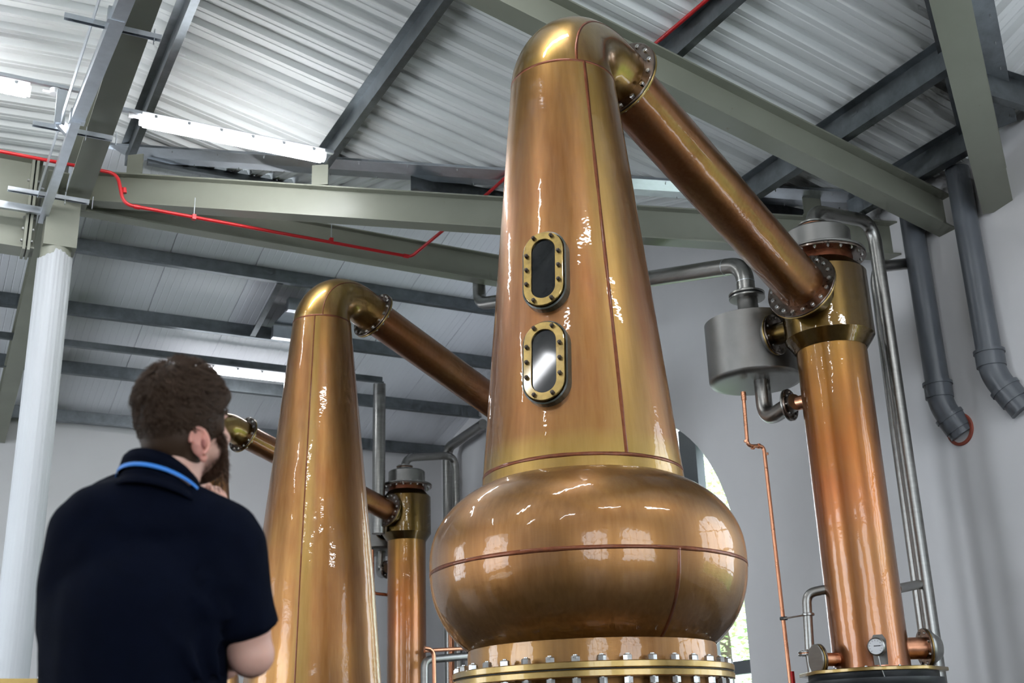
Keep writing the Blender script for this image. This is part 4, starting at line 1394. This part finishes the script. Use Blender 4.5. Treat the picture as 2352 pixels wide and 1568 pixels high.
# fingers: curled, knuckles toward us, tips under the chin
hand = MB()
K = [PM(478, 1118, .29), PM(492, 1132, .285), PM(505, 1146, .285), PM(512, 1164, .29)]
B0 = [PM(489, 1142, .335), PM(500, 1156, .335), PM(508, 1170, .335), PM(512, 1184, .335)]
T0 = [PM(463, 1112, .315), PM(474, 1130, .315), PM(484, 1146, .315), PM(492, 1162, .32)]
for kx, bx, tx in zip(K, B0, T0):
    hand.capsule(bx, kx, .0098, .0094, 14)
    md_ = kx.lerp(tx, .55) + Vector((0, 0, .004))
    hand.capsule(kx, md_, .0094, .0084, 14)
    hand.capsule(md_, tx, .0084, .0074, 14)
hand.capsule(PM(478, 1165, .35), PM(462, 1140, .33), .013, .0105, 14)      # thumb
hand.capsule(PM(462, 1140, .33), PM(458, 1116, .325), .0105, .008, 14)
hand.ell(PM(495, 1160, .342), (.027, .018, .03), LB_)
hd = organic('hand', hand, .0028, M['skin'], man, 3, .5)
hd['label'] = 'right hand curled under the chin'
# ear
er = MB()
EC = PM(465, 1020, -.028)
ex = (SH * .92 + VH * .10).normalized(); ez = Vector((0, 0, 1)); ey = ez.cross(ex).normalized()
EM = Matrix((ex, ey, ez)).transposed() @ Matrix.Rotation(R(-12), 3, 'Y')
E_ = lambda a, b, c: EC + EM @ (Vector((a, b, c)) * 1.1)
rim = []
for i in range(15):
    a = R(-75 + i * 250 / 14)
    rim.append(E_(-.002 + .0155 * -math.sin(a) * .0 + .0165 * math.cos(a) * .95 - .003, -.004 + .006 * math.sin(a), .006 + .026 * math.sin(a)))
for a, c in zip(rim, rim[1:]): er.capsule(a, c, .0048, .0048, 10)
er.ell(E_(-.004, .006, .004), (.018, .010, .030), EM)
er.capsule(E_(-.006, .008, .0), E_(-.004, .040, .0), .014, .018, 10)
er.ell(E_(-.002, .002, -.024), (.0085, .0055, .011), EM)
er.capsule(E_(.006, -.004, -.012), E_(.004, -.003, .012), .004, .004, 10)
ear = organic('ear', er, .0024, M['skin'], man, 3, .5)
# the ear is thin and flushed
M['ear'] = paint('flushed_ear', (.60, .27, .21), .5, .12, 14, spec=.35)
M['ear'].node_tree.nodes['Principled BSDF'].inputs['Subsurface Weight'].default_value = .2
ear.data.materials[0] = M['ear']
M['ear_shade'] = paint('ear_shade_skin', (.30, .09, .07), .6, .1, 14)  # shade inside the ear, painted as a darker red on a solid ellipsoid
MB().ell(E_(.002, -.0045, .0) - foot, (.0055, .0030, .0100), EM).build('ear_hollow_shade', M['ear_shade'], man)
er = MB().ell(H(-.078, 0, -.02), (.007, .018, .030), HM)
e2 = organic('ear', er, .003, M['ear'], man, 2)
# eyes and mouth on the far side of the face
for s_ in (-1, 1):
    MB().ell(H(.030 * s_, .070, -.004) - foot, (.012, .011, .009), HM).build('eye', M['eye'], man)
MB().ell(H(0, .100, -.070) - foot, (.022, .008, .007), HM).build('mouth', M['lip'], man)

# shirt
sh = MB()
sh.ell(PM(318, 1300, .10), (.182, .118, .20), LB_)
sh.ell(PM(275, 1270, .07), (.13, .095, .13), LB_)
sh.ell(PM(405, 1290, .07), (.13, .095, .13), LB_)
sh.capsule(PM(362, 1168, .05), PM(225, 1195, .06), .082, .074)
sh.capsule(PM(372, 1178, .05), PM(515, 1232, .05), .082, .074)
sh.ell(PM(350, 1215, .05), (.15, .085, .075), LB_)
sh.capsule(PM(196, 1222, .07), PM(169, 1340, .10), .074, .070)
sh.capsule(PM(169, 1340, .10), PM(160, 1440, .14), .070, .066)
sh.capsule(PM(318, 1400, .11), PM(306, 1620, .14), .175, .172)
sh.capsule(PM(240, 1390, .12), PM(236, 1640, .15), .125, .122)
sh.capsule(PM(385, 1390, .12), PM(378, 1640, .15), .125, .122)
sh.capsule(PM(527, 1258, .05), PM(545, 1350, .06), .077, .069)
sh.capsule(PM(500, 1225, .03), PM(505, 1330, .03), .06, .06)
sh.capsule(PM(545, 1350, .06), PM(556, 1408, .07), .068, .067)
# sleeve end: a slightly flared ring
a_, c_ = PM(553, 1390, .07), PM(566, 1450, .085)
sh.tube([a_, a_.lerp(c_, .5), c_], [.060, .067, .069], 40)
# cloth folds between the back and the sleeve
for p, q, r_ in ((PM(470, 1330, -.02), PM(525, 1420, -.005), .014), (PM(455, 1370, -.03), PM(515, 1470, .01), .012), (PM(210, 1420, -.01), PM(170, 1350, .015), .012),
                 (PM(480, 1450, .0), PM(505, 1568, .02), .014), (PM(420, 1480, -.03), PM(470, 1568, -.015), .012)):
    sh.capsule(p, q, r_, r_ * .5)
shirt = organic('polo_shirt', sh, .0085, M['navy'], man, 9)
tt = MB()
hp = PM(306, 1640, .14)
tt.ell(Vector((hp.x, hp.y, .98)), (.175, .125, .12), LB_)
for s_ in (-1, 1):
    b0 = Vector((hp.x, hp.y, .93)) + SH * .09 * s_
    tt.capsule(b0, b0 + Vector((0, 0, -.42)) + SH * .02 * s_, .092, .065)
    tt.capsule(b0 + Vector((0, 0, -.42)) + SH * .02 * s_, b0 + Vector((0, 0, -.83)) + SH * .03 * s_, .065, .052)
organic('trousers', tt, .012, M['navy_dark'], man, 5)
sb = MB()
for s_ in (-1, 1):
    b0 = Vector((hp.x, hp.y, 0)) + SH * .12 * s_
    sb.capsule(b0 + Vector((0, 0, .045)) - VH * .06, b0 + Vector((0, 0, .04)) + VH * .14 + SH * .02 * s_, .044, .040)
organic('shoe', sb, .01, M['black'], man, 3)

# collar: a standing band round the neck, with a folded leaf
def loop(cx, cy, rx, dy, rise, n=40, dr=0.0, tilt=0.0):
    """ring round the neck; cx, cy is the pixel of its middle"""
    c = PM(cx, cy, dy)
    out = []
    for i in range(n + 1):
        a = 2 * PI * i / n
        out.append(c + SH * math.cos(a) * (rx + dr) + VH * math.sin(a) * (rx * .92 + dr) + Vector((0, 0, rise - tilt * math.cos(a) + .022 * math.sin(a) * -1.0)))
    return out


def band(loops, name, mat, parent, thick=.0025):
    b = MB()
    n = len(loops[0])
    for p, q in zip(loops, loops[1:]):
        vs = p + q
        b.add([v - foot for v in vs], [(i, i + 1, n + i + 1, n + i) for i in range(n - 1)], True)
    o = b.build(name, mat, parent)
    so = o.modifiers.new('t', 'SOLIDIFY'); so.thickness = thick
    return o


CO = (368, 1108, .072, .045)
lp_ = lambda rise, dr: loop(CO[0], CO[1], CO[2], CO[3], rise, tilt=.024, dr=dr)
band([lp_(-.020, -.004), lp_(.022, -.004), lp_(.026, .0), lp_(.020, .006), lp_(.000, .011), lp_(-.004, .012)], 'collar', M['navy'], man)
band([lp_(-.006, .0138), lp_(-.0145, .0160)], 'lanyard', M['lanyard'], man, .0015)
band([lp_(-.012, .004), lp_(-.028, .013), lp_(-.048, .024)], 'collar', M['navy'], man)

# hair: a scalp cap with combed strands
def strands(name, mat, pts, n_seg, w, rnd):
    b = MB()
    for path, wd in pts:
        k = len(path)
        vs = []
        for i, p in enumerate(path):
            t_ = (path[min(i + 1, k - 1)] - path[max(0, i - 1)]).normalized()
            s_ = t_.cross((p - HC).normalized())
            s_ = s_.normalized() if s_.length > 1e-5 else SH
            ww = wd * (1 - (i / (k - 1)) ** 2 * .92)
            nn = (p - HC).normalized()
            vs += [p - foot + s_ * ww, p - foot + nn * ww * .8, p - foot - s_ * ww]
        fs = []
        for i in range(k - 1):
            fs += [(3 * i, 3 * i + 1, 3 * i + 4, 3 * i + 3), (3 * i + 1, 3 * i + 2, 3 * i + 5, 3 * i + 4)]
        b.add(vs, fs, True)
    return b.build(name, mat, man, fix=False)


rnd = random.Random(5)
HR = (.085, .104, .106)
cap_ = MB()
cap_.ell(H(0, -.018, .022), (.081, .101, .104), HM)
cap_.ell(H(0, -.052, -.035), (.068, .060, .062), HM)
cap_.ell(H(0, -.046, -.070), (.060, .046, .045), HM)
cap_.capsule(H(.066, .012, .02), H(.070, .010, -.02), .016, .012)
cap_.ell(H(0, .052, .075), (.052, .050, .038), HM)
cap_.ell(H(.03, .07, .062), (.03, .032, .03), HM)
organic('hair', cap_, .006, M['hair'], man, 3)
pts = []
tries = 0
while len(pts) < 4200 and tries < 60000:
    tries += 1
    u, v_ = rnd.uniform(0, 2 * PI), math.acos(rnd.uniform(-.72, 1))
    d_ = Vector((math.sin(v_) * math.cos(u), math.sin(v_) * math.sin(u), math.cos(v_)))
    # d_: x side, y face, z up : keep off the face and below the hairline
    if d_.y > .35 and d_.z < .42: continue
    if d_.y > -.05 and d_.z < -.12: continue
    if d_.z < -.80: continue
    base = Vector((d_.x * HR[0], d_.y * HR[1] - .018, d_.z * HR[2] + .022))
    if d_.z < -.1: base.y *= .98; base.z = base.z * 1.05
    # flow: away from the crown swirl, down at the back, swept to the front on top
    crown = Vector((.1, -.45, .88))
    fl_ = (d_ - crown * d_.dot(crown))
    fl_ = fl_.normalized() if fl_.length > .01 else Vector((1, 0, 0))
    swirl = crown.cross(d_) * .45
    dirn = (fl_ + swirl + Vector((0, .55, 0)) * max(0, d_.z) + Vector((0, 0, -.6)) * max(0, .4 - d_.z)).normalized()
    L = rnd.uniform(.028, .055) * (1.0 if d_.z > .2 else .55)
    lift = .010 if d_.z > .25 else .004
    lift *= rnd.uniform(.4, 1.6)
    path = []
    p = base.copy()
    clump = Vector((mnoise.noise(d_ * 6), mnoise.noise(d_ * 6 + Vector((9, 0, 0))), mnoise.noise(d_ * 6 + Vector((0, 9, 0))))) * .55
    dd_ = (dirn + clump + Vector((rnd.gauss(0, .12), rnd.gauss(0, .12), rnd.gauss(0, .12)))).normalized()
    for i in range(6):
        t_ = i / 5
        q = base + dd_ * L * t_
        # keep on a shell that swells in the middle
        n_ = Vector((q.x / HR[0], (q.y + .018) / HR[1], (q.z - .022) / HR[2]))
        s_ = n_.length
        k_ = (1 + (.03 + lift * 9 * math.sin(PI * min(1, t_ * .9)))) / max(s_, .2) if s_ > 0 else 1
        q = Vector((n_.x * k_ * HR[0], n_.y * k_ * HR[1] - .018, n_.z * k_ * HR[2] + .022))
        path.append(H(q.x, q.y, q.z))
    pts.append((path, rnd.uniform(.0008, .0016)))
hs = strands('hair', M['hair'], pts, 6, 0, rnd)
# beard
bd = MB()
bd.ell(H(0, .042, -.090), (.046, .040, .036), HM)
bd.capsule(H(.058, .020, -.035), H(.040, .045, -.085), .014, .026)
bd.capsule(H(-.058, .020, -.035), H(-.040, .045, -.085), .014, .026)
bd.ell(H(0, .058, -.088), (.028, .014, .024), HM)
bo = organic('beard', bd, .005, M['beard'], man, 3)
pts = []
for i in range(2600):
    s_ = rnd.choice((-1, 1, 1))
    t_ = rnd.random()
    a = H(.062 * s_, .018, -.030).lerp(H(.026 * s_, .044, -.106), t_)
    r_ = .012 + .022 * t_
    o_ = Vector((rnd.gauss(0, 1), rnd.gauss(0, 1), rnd.gauss(0, 1))).normalized() * r_
    if o_.dot(hside) * s_ < -.3 * r_: o_ = -o_
    p = a + o_
    g_ = (o_.normalized() * .45 + Vector((0, 0, -1)) * .8 + fdir * .25 + Vector((rnd.gauss(0, .2), rnd.gauss(0, .2), rnd.gauss(0, .2)))).normalized()
    L = rnd.uniform(.008, .017)
    pts.append(([p, p + g_ * L * .5, p + g_ * L], .0008))
strands('beard', M['beard'], pts, 3, 0, rnd)
